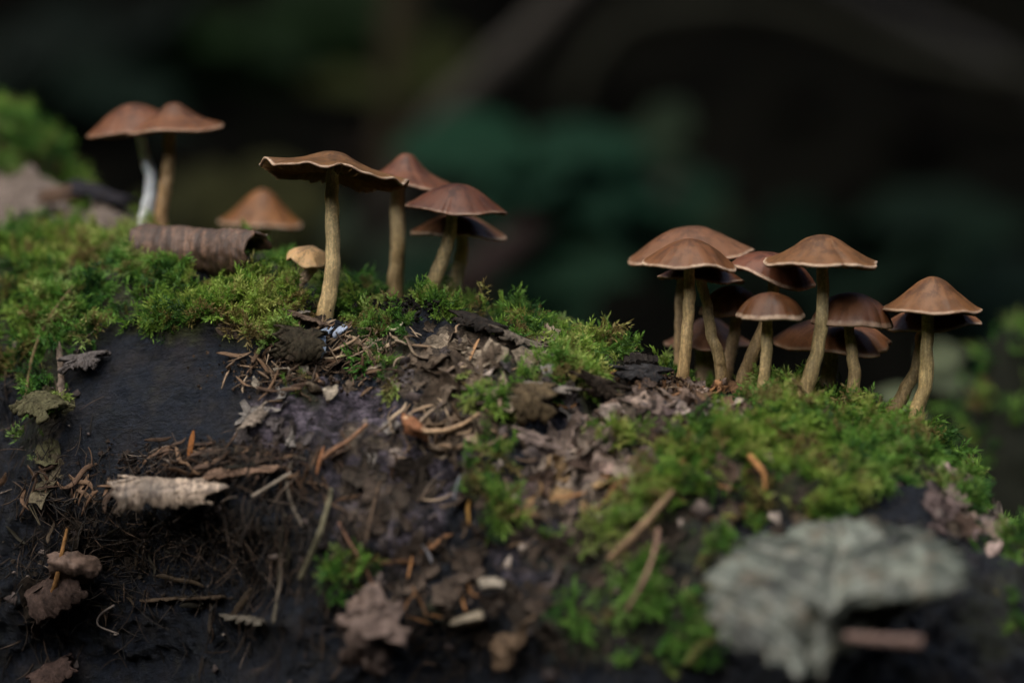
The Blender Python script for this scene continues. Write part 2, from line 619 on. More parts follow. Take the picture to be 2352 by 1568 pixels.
# ------------------------------------------------------------------ ground: forest floor, its unseen outer banks shaped to block low sky
def ground():
    rings = np.concatenate([np.linspace(0, 60, 14), np.linspace(70, 700, 60), [900, 1400, 2500, 6000, 20000, 40000]])
    nseg = 160
    ang = np.linspace(0, 2 * math.pi, nseg, endpoint=False)
    X = rings[:, None] * np.cos(ang)[None, :]
    Y = rings[:, None] * np.sin(ang)[None, :]
    P = np.stack([X, Y, 0 * X], -1)
    side = 0.5 + 0.5 * np.sin(ang)[None, :]                      # 1 behind the log, 0 behind the camera
    start = 180 - 40 * side
    rise = smooth(0, 1, (rings[:, None] - start) / 330) * (250 + 120 * side)  # unseen bank behind the camera is raised to keep out low sky light
    Z = -2 + rise + 3.0 * fbm(P * 0.03, 4) * smooth(10, 60, rings)[:, None] + 10 * fbm(P * 0.009 + 3, 3) * smooth(60, 200, rings)[:, None]
    Z = np.where(rings[:, None] > 800, Z[:, :] * 0 + 340 + 40 * fbm(P * 0.002, 2), Z)
    P[..., 2] = Z
    me = mesh_from('ground', P.reshape(-1, 3), grid_faces(len(rings), nseg, True), M_SOIL)
    return tag(put('ground', me), kind='structure')


G_OBJ = ground()

# ------------------------------------------------------------------ the log
RIDGE = np.array([  # px, py of the crest, depth
    (-900, 520, 19), (-300, 540, 13.5), (0, 572, 11), (200, 566, 9.5), (420, 566, 8), (600, 622, 6.5), (700, 682, 5.6), (800, 712, 5), (950, 722, 4.5),
    (1100, 742, 4), (1220, 776, 3.4), (1300, 812, 3), (1400, 848, 2.6), (1550, 872, 2.2), (1700, 905, 1.8), (1850, 948, 1.5), (1950, 982, 1.2),
    (2050, 1026, 1), (2150, 1072, .8), (2230, 1125, .6), (2320, 1190, 0.3), (2600, 1360, 0)], float)
RPT = np.array([at(*r) for r in RIDGE])
RAD = 7.6
X0, X1 = -26.0, 15.5
NX, NTH = 720, 360
MOSS_ON = [(150, 585, 220, 50, 1), (60, 640, 130, 60, .9), (330, 560, 150, 40, 1), (130, 720, 190, 90, 1), (330, 705, 220, 70, 1), (470, 735, 190, 62, 1), (600, 740, 120, 60, 1), (560, 650, 130, 60, .95),
           (640, 660, 110, 60, .95), (70, 800, 90, 90, .75), (105, 900, 45, 90, .55), (90, 1010, 50, 60, .4), (800, 680, 70, 45, 1), (860, 780, 90, 40, .75), (905, 830, 60, 40, .6), (600, 850, 50, 30, .4), (700, 905, 45, 30, .5),
           (1050, 730, 130, 24, .95), (1210, 770, 90, 30, 1), (1280, 840, 125, 55, 1), (1130, 950, 60, 40, .75), (1340, 900, 70, 35, .7), (1180, 880, 60, 28, .7), (1370, 855, 70, 30, .9), (1140, 875, 45, 22, .6), (1085, 915, 70, 34, .75), (1150, 1000, 45, 50, .65),
           (1540, 850, 70, 25, 1), (1840, 945, 170, 50, 1), (1980, 985, 160, 65, 1), (2100, 1060, 110, 70, 1), (1800, 1010, 160, 70, 1), (1950, 1075, 190, 70, 1), (1620, 1035, 170, 60, .85), (1700, 1095, 150, 60, .85), (1860, 1160, 150, 50, .9),
           (1560, 1120, 130, 60, .75), (1480, 1190, 130, 70, .6), (1120, 1125, 55, 30, .8), (1150, 1190, 60, 35, .7), (1400, 1290, 190, 90, .50), (1350, 1450, 150, 100, .52), (1000, 1410, 60, 40, .6), (780, 1300, 60, 60, .4), (1590, 1260, 120, 60, .55),
           (2200, 1120, 60, 50, .6), (2330, 1230, 90, 60, .45), (2280, 1420, 90, 130, .35), (1420, 985, 80, 30, .5), (1550, 1420, 140, 110, .5)]
MOSS_OFF = [(690, 660, 45, 45, .9), (1090, 810, 120, 32, .8), (1010, 850, 110, 40, .9), (700, 830, 130, 50, .5), (470, 632, 130, 22, .9), (460, 585, 130, 50, .9), (390, 900, 235, 125, 1), (300, 1000, 190, 110, 1), (560, 900, 70, 70, .9), (1290, 1000, 60, 90, 1), (1240, 1080, 90, 60, .9), (1000, 1150, 70, 200, .9), (1680, 1180, 50, 40, .9), (1720, 1110, 40, 20, .7), (2000, 1085, 45, 16, 1), (1900, 1072, 40, 14, 1)]
TAN_ON = [(1080, 815, 130, 50, 1), (990, 850, 140, 55, .9), (1130, 890, 120, 60, .8), (1060, 980, 120, 60, .9), (1350, 1060, 90, 90, .9), (1280, 1130, 110, 60, .9), (1550, 960, 170, 70, .8), (1400, 920, 90, 50, .6), (870, 1150, 110, 110, .45), (850, 1000, 90, 50, .5), (60, 500, 240, 60, 1), (100, 690, 60, 30, .5), (2230, 1180, 80, 80, .6), (110, 930, 50, 120, .5), (900, 1300, 120, 160, .3)]
PUR_ON = [(720, 965, 160, 85, 1), (830, 960, 140, 100, 1), (900, 1010, 130, 100, .9), (640, 1010, 80, 60, .8), (1000, 1060, 160, 120, .55), (1450, 1010, 200, 90, .6), (900, 1180, 160, 160, .5), (1300, 1250, 300, 160, .4), (1600, 980, 120, 50, .8), (1300, 960, 90, 60, .35), (800, 1120, 140, 90, .45), (2180, 1130, 70, 50, .6)]


def log_center(x):
    """Crest height, crest depth, cross-section scale at x."""
    zr = np.interp(x, RPT[:, 0], RPT[:, 2])
    yr = np.interp(x, RPT[:, 0], RPT[:, 1])
    e = np.clip((x - 9.2) / (X1 - 9.2), 0, 1)
    s = np.sqrt(np.clip(1 - e ** 2.6, 0, 1))
    e2 = np.clip((X0 + 3 - x) / 3, 0, 1)
    return zr, yr, s * np.sqrt(np.clip(1 - e2 ** 2, 0, 1))


def build_log():
    xs = np.linspace(X0, X1, NX)
    xs = np.concatenate([xs[:-1], X1 - (X1 - xs[-2]) * np.array([0.5, 0.25, 0.1, 0.03, 0.0])])
    # smooth the crest a little
    th = np.concatenate([np.linspace(-R_(50), R_(112), NTH - 70), np.linspace(R_(112), R_(310), 72)[1:-1]])
    nth = len(th)
    zr, yr, s = log_center(xs)
    ker = np.ones(25) / 25
    zr = np.convolve(np.pad(zr, 12, mode='edge'), ker, 'valid')
    yr = np.convolve(np.pad(yr, 12, mode='edge'), ker, 'valid')
    R = RAD * s
    cz = zr - RAD
    Y = yr[:, None] - R[:, None] * np.sin(th)[None, :]
    Z = cz[:, None] + R[:, None] * np.cos(th)[None, :]
    X = np.broadcast_to(xs[:, None], Y.shape)
    P = np.stack([X, Y, Z], -1)
    N = np.stack([0 * Y, np.broadcast_to(-np.sin(th), Y.shape), np.broadcast_to(np.cos(th), Y.shape)], -1)
    px, py = proj(P)
    w = fbm(P * 0.9 + 40, 3)
    pxn, pyn = px + 34 * w, py + 34 * fbm(P * 0.9 + 80, 3)
    front = (np.sin(th) > -0.45)[None, :] * 1.0
    moss = np.clip(blobs(pxn, pyn, MOSS_ON) - blobs(pxn, pyn, MOSS_OFF), 0, 1) * front
    moss = np.maximum(moss, 0.75 * (np.sin(th) <= -0.25)[None, :])
    tan = blobs(pxn, pyn, TAN_ON) * front
    pur = blobs(pxn, pyn, PUR_ON) * front
    smooth_zone = blobs(px, py, [(390, 900, 280, 160, 1), (300, 1010, 220, 120, 1)])
    rough = 1 - 0.66 * smooth_zone
    d = 0.30 * fbm(P * 0.16, 3) * (1 - 0.6 * smooth_zone) + (0.24 * fbm(P * 0.75 + 9, 4, 0.6) + 0.22 * (0.5 - np.abs(fbm(P * 1.3 + 5, 3))) + 0.07 * fbm(P * 4.2 + 1, 2)) * rough
    d = d + 0.14 * moss + 0.05 * tan * np.sign(fbm(P * 1.2 + 2, 3)) * 0.8
    # hollows: the rotted pocket under the pale bark curl, and the pits between the flakes
    d = d - 0.9 * blobs(px, py, [(420, 1330, 300, 150, 1), (330, 1480, 330, 140, 1.0), (1060, 1520, 150, 110, .7)]) * front
    d = d - 0.40 * blobs(pxn, pyn, [(1290, 1010, 70, 90, 1), (1230, 1100, 110, 50, 1), (1010, 1140, 60, 180, .9), (1380, 930, 40, 50, .8), (1690, 1180, 70, 40, .9), (60, 860, 70, 150, .5)]) * front
    d = d + 0.30 * blobs(px, py, [(600, 1090, 130, 40, .8), (170, 1150, 140, 40, .8), (470, 1075, 160, 30, .7)])
    P = P + N * (d * s[:, None] ** 0.5)[..., None]
    return P, moss, tan, pur, xs, th


LP, L_MOSS, L_TAN, L_PUR, L_XS, L_TH = build_log()
lr, lc, _ = LP.shape
LF = grid_faces(lr, lc, True)
log_root = tag(empty('fallen_log', (0, 0, 0)), 'fallen rotting log with mossy flaking bark, crossing the whole picture', 'log')
log_me = mesh_from('bark', LP.reshape(-1, 3), LF, M_LOG, {'mossy': L_MOSS, 'tan': L_TAN, 'purple': L_PUR})
put('bark', log_me, log_root)
DU = np.gradient(LP, axis=0)
DV = np.gradient(LP, axis=1)
LN = np.cross(DV, DU)
LN /= np.linalg.norm(LN, axis=2)[..., None] + 1e-9
if LN[300, 100, 2] < 0:
    LN = -LN
_sub = LP[::2, ::2].reshape(-1, 3)
BVH = BVHTree.FromPolygons([tuple(v) for v in _sub], [tuple(f) for f in grid_faces(LP[::2, ::2].shape[0], LP[::2, ::2].shape[1])])


def hit(px, py):
    """Where the sight line through (px, py) meets the log: point, normal (or None)."""
    d = at(px, py, 0.0) - CAM
    d = Vector(d / np.linalg.norm(d))
    loc, nor, i, dist = BVH.ray_cast(Vector(CAM), d)
    if loc is None:
        return None, None
    if nor.dot(d) > 0:
        nor = -nor
    return np.array(loc), np.array(nor)


def below(x, y):
    """Height of the log's upper surface at (x, y)."""
    loc, nor, i, dist = BVH.ray_cast(Vector((x, y, 60)), Vector((0, 0, -1)))
    return None if loc is None else loc.z


# ------------------------------------------------------------------ moss shoots (uncountable: instanced)
def sprig_mesh(k):
    """A feather-moss shoot about one unit long: bent axis, side branches in two rows, small leaves on all."""
    r = np.random.default_rng(100 + k)
    V, F, T = [], [], []

    def leaf(p, d, w, ln, tip):
        d = d / (np.linalg.norm(d) + 1e-9)
        s = np.cross(d, r.normal(size=3))
        s /= np.linalg.norm(s) + 1e-9
        i = len(V)
        V.extend([p - s * w * 0.35, p + d * ln * 0.45 + s * w, p + d * ln, p + d * ln * 0.45 - s * w])
        T.extend([tip] * 4)
        F.append((i, i + 1, i + 2, i + 3))

    def chain(p0, d0, ln, n, w, t0, bend):
        p, d = p0.copy(), d0.copy()
        for j in range(n):
            t = j / n
            step = ln / n
            for s in range(2):
                q = d + r.normal(size=3) * 0.55
                leaf(p, q, w * (1 - 0.4 * t), step * 2.2, t0 + (1 - t0) * t)
            p = p + d * step
            d = d + bend / n + r.normal(size=3) * 0.05
            d /= np.linalg.norm(d)
        leaf(p, d, w * 0.6, ln / n * 2.4, 1.0)

    nb = 7 + k % 3
    axis = [np.zeros(3)]
    d = np.array([r.normal() * .15, r.normal() * .15, 1.0])
    curl = np.array([r.normal() * .4, -0.5 - 0.7 * r.random(), -0.2])
    n = 14
    dirs = []
    for j in range(n):
        d = d / np.linalg.norm(d)
        dirs.append(d.copy())
        axis.append(axis[-1] + d / n)
        d = d + curl / n
    chain(axis[3], dirs[3], 0.72, 8, 0.034, 0.35, curl * 0.7)
    for j in range(nb):
        a = 2 + int(j * (n - 4) / nb)
        side = 1 if j % 2 else -1
        sd = np.cross(dirs[a], np.array([0, 1.0, 0.2]))
        sd /= np.linalg.norm(sd)
        b = dirs[a] * 0.75 + side * sd * (0.75 + 0.2 * r.random()) + r.normal(size=3) * 0.18
        b /= np.linalg.norm(b)
        ln = 0.40 * (1 - 0.55 * (a / n)) * (0.75 + 0.5 * r.random())
        chain(axis[a], b, ln, 4, 0.030, 0.15 + 0.55 * a / n, curl * 0.5 - 0.2 * dirs[a])
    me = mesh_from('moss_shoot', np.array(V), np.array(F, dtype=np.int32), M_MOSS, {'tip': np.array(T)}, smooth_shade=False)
    return me


SPRIGS = bpy.data.collections.new('moss_shoots')
for k in range(8):
    SPRIGS.objects.link(bpy.data.objects.new('moss_shoot_%02d' % k, sprig_mesh(k)))


def scatter_tree(name, coll):
    ng = bpy.data.node_groups.new(name, 'GeometryNodeTree')
    ng.interface.new_socket('Geometry', in_out='INPUT', socket_type='NodeSocketGeometry')
    ng.interface.new_socket('Geometry', in_out='OUTPUT', socket_type='NodeSocketGeometry')
    gi, go = ng.nodes.new('NodeGroupInput'), ng.nodes.new('NodeGroupOutput')
    ci = ng.nodes.new('GeometryNodeCollectionInfo')
    ci.inputs['Collection'].default_value = coll
    ci.inputs['Separate Children'].default_value = True
    ci.inputs['Reset Children'].default_value = True
    ip = ng.nodes.new('GeometryNodeInstanceOnPoints')
    ip.inputs['Pick Instance'].default_value = True

    def named(n, t):
        a = ng.nodes.new('GeometryNodeInputNamedAttribute')
        a.data_type = t
        a.inputs['Name'].default_value = n
        return a.outputs['Attribute']
    er = ng.nodes.new('FunctionNodeEulerToRotation')
    L = ng.links.new
    L(gi.outputs[0], ip.inputs['Points'])
    L(ci.outputs[0], ip.inputs['Instance'])
    L(named('which', 'INT'), ip.inputs['Instance Index'])
    L(named('turn', 'FLOAT_VECTOR'), er.inputs[0])
    L(er.outputs[0], ip.inputs['Rotation'])
    L(named('size', 'FLOAT'), ip.inputs['Scale'])
    L(ip.outputs[0], go.inputs[0])
    return ng


MOSS_GN = scatter_tree('moss_scatter', SPRIGS)


def frame_euler(z, spin):
    """Euler angles of a frame whose Z axis is z, turned by spin."""
    z = Vector(z).normalized()
    return np.array((z.to_track_quat('Z', 'Y').to_matrix() @ Matrix.Rotation(spin, 3, 'Z')).to_euler())


def moss_object(name, label, P, N, size, lean=1.7, down=0.25):
    """Points with a shoot each; N is the surface normal there."""
    n = len(P)
    tang = RNG.normal(size=(n, 3))
    D = N + lean * tang * 0.6 + np.array([0, -0.15, -down])
    D /= np.linalg.norm(D, axis=1)[:, None]
    E = np.array([frame_euler(D[i], RNG.random() * 6.283) for i in range(n)])
    me = bpy.data.meshes.new(name)
    me.vertices.add(n)
    me.vertices.foreach_set('co', (P - N * 0.03).astype(np.float32).ravel())
    a = me.attributes.new('turn', 'FLOAT_VECTOR', 'POINT')
    a.data.foreach_set('vector', E.astype(np.float32).ravel())
    a = me.attributes.new('size', 'FLOAT', 'POINT')
    a.data.foreach_set('value', size.astype(np.float32))
    a = me.attributes.new('which', 'INT', 'POINT')
    a.data.foreach_set('value', RNG.integers(0, 8, n).astype(np.int32))
    o = put(name, me)
    mod = o.modifiers.new('shoots', 'NODES')
    mod.node_group = MOSS_GN
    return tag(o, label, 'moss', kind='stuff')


def log_moss():
    Pm = LP[:, :NTH - 70].reshape(-1, 3)
    Nm = LN[:, :NTH - 70].reshape(-1, 3)
    mm = L_MOSS[:, :NTH - 70].reshape(-1)
    clump = fbm(Pm * 0.9 + 3, 4, 0.6)
    ok = (Pm[:, 0] > -17) & (Pm[:, 0] < 14)
    dens = np.clip((mm + 1.0 * clump - 0.50) * 1.8, 0, 1) ** 1.2 * ok * smooth(0.08, 0.35, mm)
    prob = dens / dens.sum()
    n = 15000
    idx = RNG.choice(len(Pm), n, p=prob)
    P = Pm[idx] + RNG.normal(size=(n, 3)) * 0.04 + Nm[idx] * (0.08 * dens[idx] * RNG.random(n) ** 2)[:, None]
    size = (0.20 + 0.26 * RNG.random(n) ** 1.8) * (0.65 + 0.45 * dens[idx])
    n2 = 11000
    id2 = RNG.choice(len(Pm), n2, p=prob)
    P2 = Pm[id2] + Nm[id2] * (0.03 + 0.11 * dens[id2] * RNG.random(n2))[:, None]
    s2 = 0.42 + 0.55 * RNG.random(n2) ** 2
    N2 = Nm[id2] * 0.3 + np.array([0, -0.35, -0.25]) + 0.55 * RNG.normal(size=(n2, 3))
    moss_object('moss', 'bright green feathery moss growing over the log', np.vstack([P, P2]), np.vstack([Nm[idx], N2]), np.concatenate([size, s2]))


log_moss()

# ------------------------------------------------------------------ mushrooms
PROFILES = {
    'bell': [(0, 1), (.12, .975), (.3, .83), (.5, .57), (.7, .32), (.86, .13), (1, 0)],
    'dome': [(0, 1), (.25, .96), (.5, .82), (.7, .63), (.85, .39), (.95, .16), (1, 0)],
    'umbo': [(0, 1), (.13, .95), (.28, .74), (.45, .50), (.7, .27), (.88, .12), (1, 0)],
    'cone': [(0, 1), (.08, .97), (.25, .79), (.5, .48), (.75, .22), (.9, .09), (1, 0)],
    'broad': [(0, 1), (.2, .94), (.4, .78), (.6, .55), (.8, .28), (1, 0)],
    'flat': [(0, 1), (.2, .96), (.45, .84), (.7, .58), (.88, .26), (1, 0)],
}


def rot_xyz(roll, pitch, spin=0.0):
    return np.array(Matrix.Rotation(R_(roll), 3, 'Y') @ Matrix.Rotation(R_(pitch), 3, 'X') @ Matrix.Rotation(spin, 3, 'Z'))


def cap_meshes(C, a, h, prof, roll, pitch, waves, seed, rough=0.012):
    nt_, na = 30, 120
    pr = np.array(PROFILES[prof])
    k = np.linspace(0, 1, nt_) ** 0.9
    pc = catmull(pr, 200)
    zt = np.interp(k, pc[:, 0], pc[:, 1]) * h
    ang = np.linspace(0, 2 * math.pi, na, endpoint=False)
    dirs = np.stack([np.cos(ang), np.sin(ang), 0 * ang], -1)
    lump = fbm(dirs * 1.3 + seed * 7.7, 3) * 0.085
    nr = np.random.default_rng(int(seed * 10))
    for _ in range(int(nr.integers(1, 4))):
        a0, wn_, dn = nr.random() * 6.283, 0.03 + 0.05 * nr.random(), 0.04 + 0.09 * nr.random()
        da = np.abs((ang - a0 + math.pi) % (2 * math.pi) - math.pi)
        lump = lump - dn * np.exp(-(da / wn_) ** 2)
    edge = fbm(dirs * 7.0 + seed * 3.1, 3)
    wave = sum((amp * np.sin(n * ang + ph) for n, amp, ph in waves), 0 * ang)

    def surf(kk, zz):
        r = a * kk[:, None] * (1 + (lump + 0.018 * edge)[None, :] * kk[:, None] ** 2)
        z = zz[:, None] + (wave + rough * edge)[None, :] * kk[:, None] ** 3
        P = np.stack([r * np.cos(ang), r * np.sin(ang), z], -1)
        P[..., 2] += 0.035 * h * fbm(P * 1.1 + seed, 3)
        return P
    top = surf(k, zt)
    kb = np.linspace(1, 0.04, 12)
    th = 0.045 + 0.30 * h * (1 - kb) ** 1.1
    zb = np.interp(kb, pc[:, 0], pc[:, 1]) * h - th
    kb2 = kb.copy()
    kb2[0] = 0.992
    bot = surf(kb2, zb)
    V = np.vstack([top.reshape(-1, 3), bot.reshape(-1, 3)])
    F = grid_faces(nt_ + 12, na, True)
    radial = np.concatenate([np.repeat(k, na), np.repeat(kb, na)])
    under = np.concatenate([np.zeros(nt_ * na), np.repeat(np.linspace(0.3, 1, 12).clip(0, 1), na)])
    azim = np.tile(ang / (2 * math.pi), nt_ + 12)
    Rm = rot_xyz(roll, pitch)
    V = V @ Rm.T + C
    # gills
    gk = np.linspace(0.13, 0.965, 8)
    zg = np.interp(gk, pc[:, 0], pc[:, 1]) * h - (0.05 + 0.30 * h * (1 - gk) ** 1.1)
    gd = 0.02 + 0.16 * a * np.sin(np.clip(gk, 0, 1) * math.pi) ** 0.7 * 0.7
    GV, GF = [], []
    ng = 64
    for j in range(ng):
        al = 2 * math.pi * (j + 0.3 * RNG.random()) / ng
        ix = al / (2 * math.pi) * na
        i0 = int(ix) % na
        wv = wave[i0] + rough * edge[i0]
        s = len(GV)
        wob = 0.02 * math.sin(j * 2.1)
        for i in range(8):
            if j % 2 and i < 3:
                pass
            r = a * gk[i] * (1 + (lump[i0] + 0.018 * edge[i0]) * gk[i] ** 2)
            z = zg[i] + wv * gk[i] ** 3
            b = al + wob * gk[i]
            GV.append((r * math.cos(b), r * math.sin(b), z + 0.03))
            GV.append((r * math.cos(b), r * math.sin(b), z - gd[i] * (0.8 if j % 2 else 1.0)))
        for i in range(7):
            GF.append((s + 2 * i, s + 2 * i + 2, s + 2 * i + 3, s + 2 * i + 1))
    GV = np.array(GV) @ Rm.T + C
    return V, F, dict(radial=radial, under=under, azim=azim), GV, GF


COL_CAP = (0.155, 0.058, 0.027)
COL_DARK = (0.085, 0.030, 0.018)
COL_TANCAP = (0.20, 0.092, 0.042)
COL_STEM = (0.250, 0.172, 0.085)


def mushroom(label, y, cap, stem, ccol=COL_CAP, scol=COL_STEM, rim=1.0, seed=1.0, group=None, y_top=None, gills=True, bump=0.07):
    """cap = (px, py of the middle of the rim, half width px, height px, profile, roll, pitch, waves); stem = ([(px, py), ...] top to base, width top, width base)"""
    pts, w0, w1 = stem
    Pb, Nb = hit(*pts[-1])
    if Pb is not None and group != GR and y - 0.8 < Pb[1] < y + 3:
        y = Pb[1] + 0.12
    yt = y if y_top is None else y_top
    n = len(pts)
    P = [at(p[0], p[1], yt + (y - yt) * i / (n - 1)) for i, p in enumerate(pts)]
    base = P[-1]
    zs = below(base[0], base[1])
    foot = base.copy()
    foot[2] = min(base[2], zs if zs is not None else base[2] - 1.0) - 0.35
    foot[0] += (P[-1][0] - P[-2][0]) * 0.12
    root = tag(empty('mushroom', foot), label, 'mushroom', group)
    px, py, hw, hp, prof, roll, pitch, waves = cap
    C = at(px, py, yt)
    a, h = cm(hw, yt), cm(hp, yt)
    V, F, at_, GV, GF = cap_meshes(C, a, h, prof, roll, pitch, waves, seed)
    cap_o = put('cap', mesh_from('cap', V - foot, F, M_CAP, at_), root)
    cap_o.color = (ccol[0] * .61, ccol[1] * .61, ccol[2] * .47, rim)
    if gills:
        put('gills', mesh_from('gills', GV - foot, GF, M_GILL), cap_o)
    inner = C + (np.array([0, 0, 1.0]) @ rot_xyz(roll, pitch).T) * h * 0.55
    path = catmull(np.array([inner] + P + [foot]), 60)
    s = np.linspace(0, 1, 60)
    rad = cm(np.interp(s, [0, .25, .8, 1], [w0, w0, w1, w1 * 1.2]), y) / 2 * (1 + 0.09 * fbm(np.stack([s * 5 + seed * 3, 0 * s, 0 * s], -1), 2))
    path = path + 0.035 * np.stack([fbm(np.stack([s * 9 + seed, 0 * s, 0 * s + k], -1), 2) for k in (0, 9, 18)], -1)
    V, F, u, v = tube(path[::-1], rad[::-1], 22, bump, seed)
    st = put('stem', mesh_from('stem', V - foot, F, M_STEM, {'around': u, 'along': v}), root)
    st.color = (scol[0] * 1.9, scol[1] * 2.1, scol[2] * 2.3, 1) if max(scol) < .5 else (*scol, 1)
    return root


W = lambda a, n=3, ph=0.0: [(n, a, ph), (n + 2, a * 0.6, ph * 1.7 + 1)]
GL, GM, GR = 'mushrooms at the far end of the log', 'mushrooms in the middle of the log', 'mushrooms clustered on the near end of the log'

mushroom('brown mushroom with chalky white stem at the far end of the log', 8.6, (308, 300, 108, 62, 'broad', -9, 4, W(.05, 2, 1)), ([(322, 312), (333, 360), (345, 410), (343, 460), (333, 512)], 22, 32), (0.16, 0.060, 0.031), (0.74, 0.79, 0.84), .25, 1.1, GL, bump=.05)
mushroom('brown mushroom overlapping the white-stemmed one, with tan stem and pale rim', 8.0, (402, 296, 113, 60, 'umbo', -2, 5, [(2, .05, 2.6), (3, .07, .6)]), ([(389, 310), (386, 380), (378, 440), (370, 495)], 28, 30), (0.165, 0.064, 0.030), (0.17, 0.10, 0.045), .5, 2.3, GL)
mushroom('cone-shaped orange-brown mushroom cap with whitish rim, just above the rolled bark', 11.5, (600, 512, 93, 76, 'bell', 3, 6, W(.02, 3)), ([(600, 520), (603, 570), (606, 640)], 26, 30), (0.24, 0.095, 0.034), COL_STEM, 1.0, 3.2, GL)
mushroom('small shrivelled pale tan mushroom with crooked stem, beside the tall wavy-capped one', 3.6, (706, 590, 47, 22, 'flat', 4, 26, [(2, .04, 0), (5, .05, 1), (3, .03, 2)]), ([(722, 606), (704, 632), (686, 656), (674, 694)], 22, 26), (0.85, 0.52, 0.32), (0.16, 0.105, 0.06), .4, 4.4, GM, bump=.2)
mushroom('tall mushroom with flat ruffle-edged brown cap, nearest of the middle group', 1.2, (763, 400, 174, 52, 'umbo', 7.5, -5, [(9, .05, .6), (14, .035, 2.0), (4, .05, 1.0)]), ([(762, 418), (763, 500), (765, 590), (757, 670), (744, 738)], 30, 40), (0.165, 0.078, 0.036), (0.27, 0.185, 0.085), .8, 5.1, GM)
mushroom('russet mushroom half hidden behind the flat ruffle-edged cap', 4.2, (930, 424, 108, 72, 'umbo', 3, 3, W(.04, 3, 1)), ([(914, 430), (913, 520), (913, 600), (906, 694)], 30, 38), (0.150, 0.055, 0.032), (0.21, 0.14, 0.065), .5, 6.6, GM)
mushroom('dark maroon mushroom on slanting stem, just right of the russet one', 4.3, (1048, 482, 118, 62, 'broad', 5, 3, W(.05, 2, 2)), ([(1040, 492), (1030, 550), (1006, 625), (974, 704)], 26, 34), (0.105, 0.036, 0.020), (0.22, 0.15, 0.07), .3, 7.2, GM)
mushroom('mushroom with pale rim tucked directly under the dark maroon cap', 5.8, (1050, 538, 110, 50, 'broad', 3, 2, W(.03, 3, 0)), ([(1060, 548), (1058, 600), (1046, 660), (1034, 714)], 28, 34), (0.195, 0.087, 0.053), (0.25, 0.17, 0.08), .9, 8.5, GM)

# the near cluster
mushroom('largest pale brown cap at the back of the near cluster, overlapped in front', 4.0, (1585, 590, 150, 72, 'broad', -4, 4, [(2, .06, 2.8), (3, .05, 1.5)]), ([(1572, 600), (1566, 700), (1563, 790), (1562, 870)], 28, 30), (0.185, 0.083, 0.050), (0.16, 0.10, 0.05), .6, 9.4, GR)
mushroom('mushroom with scalloped rim and straight stem at the cluster edge facing the bare bark', 1.3, (1583, 607, 107, 60, 'broad', 3, 4, [(3, .05, -.6), (5, .03, 1)]), ([(1584, 618), (1583, 690), (1577, 770), (1569, 862)], 25, 30), (0.165, 0.066, 0.030), (0.185, 0.12, 0.052), 1.0, 10.9, GR)
mushroom('dark mushroom under the scalloped cap, its stem bowed like a bracket', 2.4, (1611, 640, 98, 44, 'broad', 4, 1, W(.03, 3, 2)), ([(1612, 650), (1624, 700), (1634, 770), (1650, 815), (1657, 858)], 24, 28), (0.11, 0.042, 0.025), (0.165, 0.11, 0.05), .5, 11.3, GR)
mushroom('reddish dome-capped mushroom in the back row, half behind the small dark dome', 3.8, (1678, 718, 74, 64, 'dome', 2, 5, W(.02, 3, 1)), ([(1690, 726), (1682, 790), (1668, 860)], 26, 30), (0.210, 0.081, 0.039), (0.16, 0.10, 0.05), .4, 12.8, GR)
mushroom('lowest dusky mushroom at the back of the cluster, mostly hidden by stems', 5.2, (1626, 788, 101, 60, 'bell', 0, 4, W(.03, 3, 3)), ([(1618, 795), (1620, 830), (1622, 880)], 40, 50), (0.22, 0.098, 0.06), (0.155, 0.10, 0.055), .4, 13.4, GR)
mushroom('maroon mushroom with drooping wavy rim, squeezed between the two broadest caps', 2.8, (1768, 636, 108, 58, 'flat', 12, 4, [(2, .05, 0), (3, .07, 2.2)]), ([(1776, 648), (1770, 700), (1752, 760), (1722, 830), (1700, 898)], 26, 34), (0.150, 0.052, 0.031), (0.185, 0.12, 0.055), .7, 14.8, GR)
mushroom('small dark dome-capped mushroom with thin pale rim line, front of the cluster', 0.7, (1770, 727, 80, 57, 'dome', 0, 3, W(.015, 4, 1)), ([(1762, 732), (1762, 790), (1757, 850), (1750, 912)], 25, 29), (0.105, 0.042, 0.021), (0.185, 0.125, 0.055), .9, 15.2, GR)
mushroom('tallest mushroom of the near cluster, with broad bell cap and S-bent stem', 1.1, (1888, 603, 134, 64, 'bell', 1, 3, [(3, .03, .3), (5, .025, 1)]), ([(1890, 612), (1890, 690), (1884, 770), (1866, 850), (1843, 915)], 27, 37), (0.175, 0.078, 0.036), (0.195, 0.135, 0.06), 1.0, 16.7, GR)
mushroom('wide low mushroom with cracked wavy rim behind the tall S-bent stem', 3.2, (1912, 790, 140, 58, 'flat', 1, 6, [(2, .05, 1.2), (4, .07, 2.5)]), ([(1908, 806), (1906, 850), (1890, 925)], 32, 40), (0.34, 0.14, 0.078), (0.21, 0.145, 0.085), .7, 17.9, GR)
mushroom('dark red-brown dome-capped mushroom on thin curved stem, between tall one and end pair', 1.6, (1957, 742, 92, 70, 'dome', 3, 3, W(.02, 3, .5)), ([(1950, 752), (1956, 800), (1963, 860), (1950, 938)], 24, 32), (0.13, 0.05, 0.026), (0.165, 0.11, 0.05), .5, 18.1, GR)
mushroom('front mushroom of the end pair, with bell-shaped brown cap', 1.4, (2141, 710, 114, 74, 'bell', 1.5, 3, W(.02, 5, 1)), ([(2132, 720), (2130, 800), (2126, 870), (2108, 940), (2092, 1008)], 28, 38), (0.185, 0.080, 0.036), (0.215, 0.145, 0.06), .7, 19.5, GR)
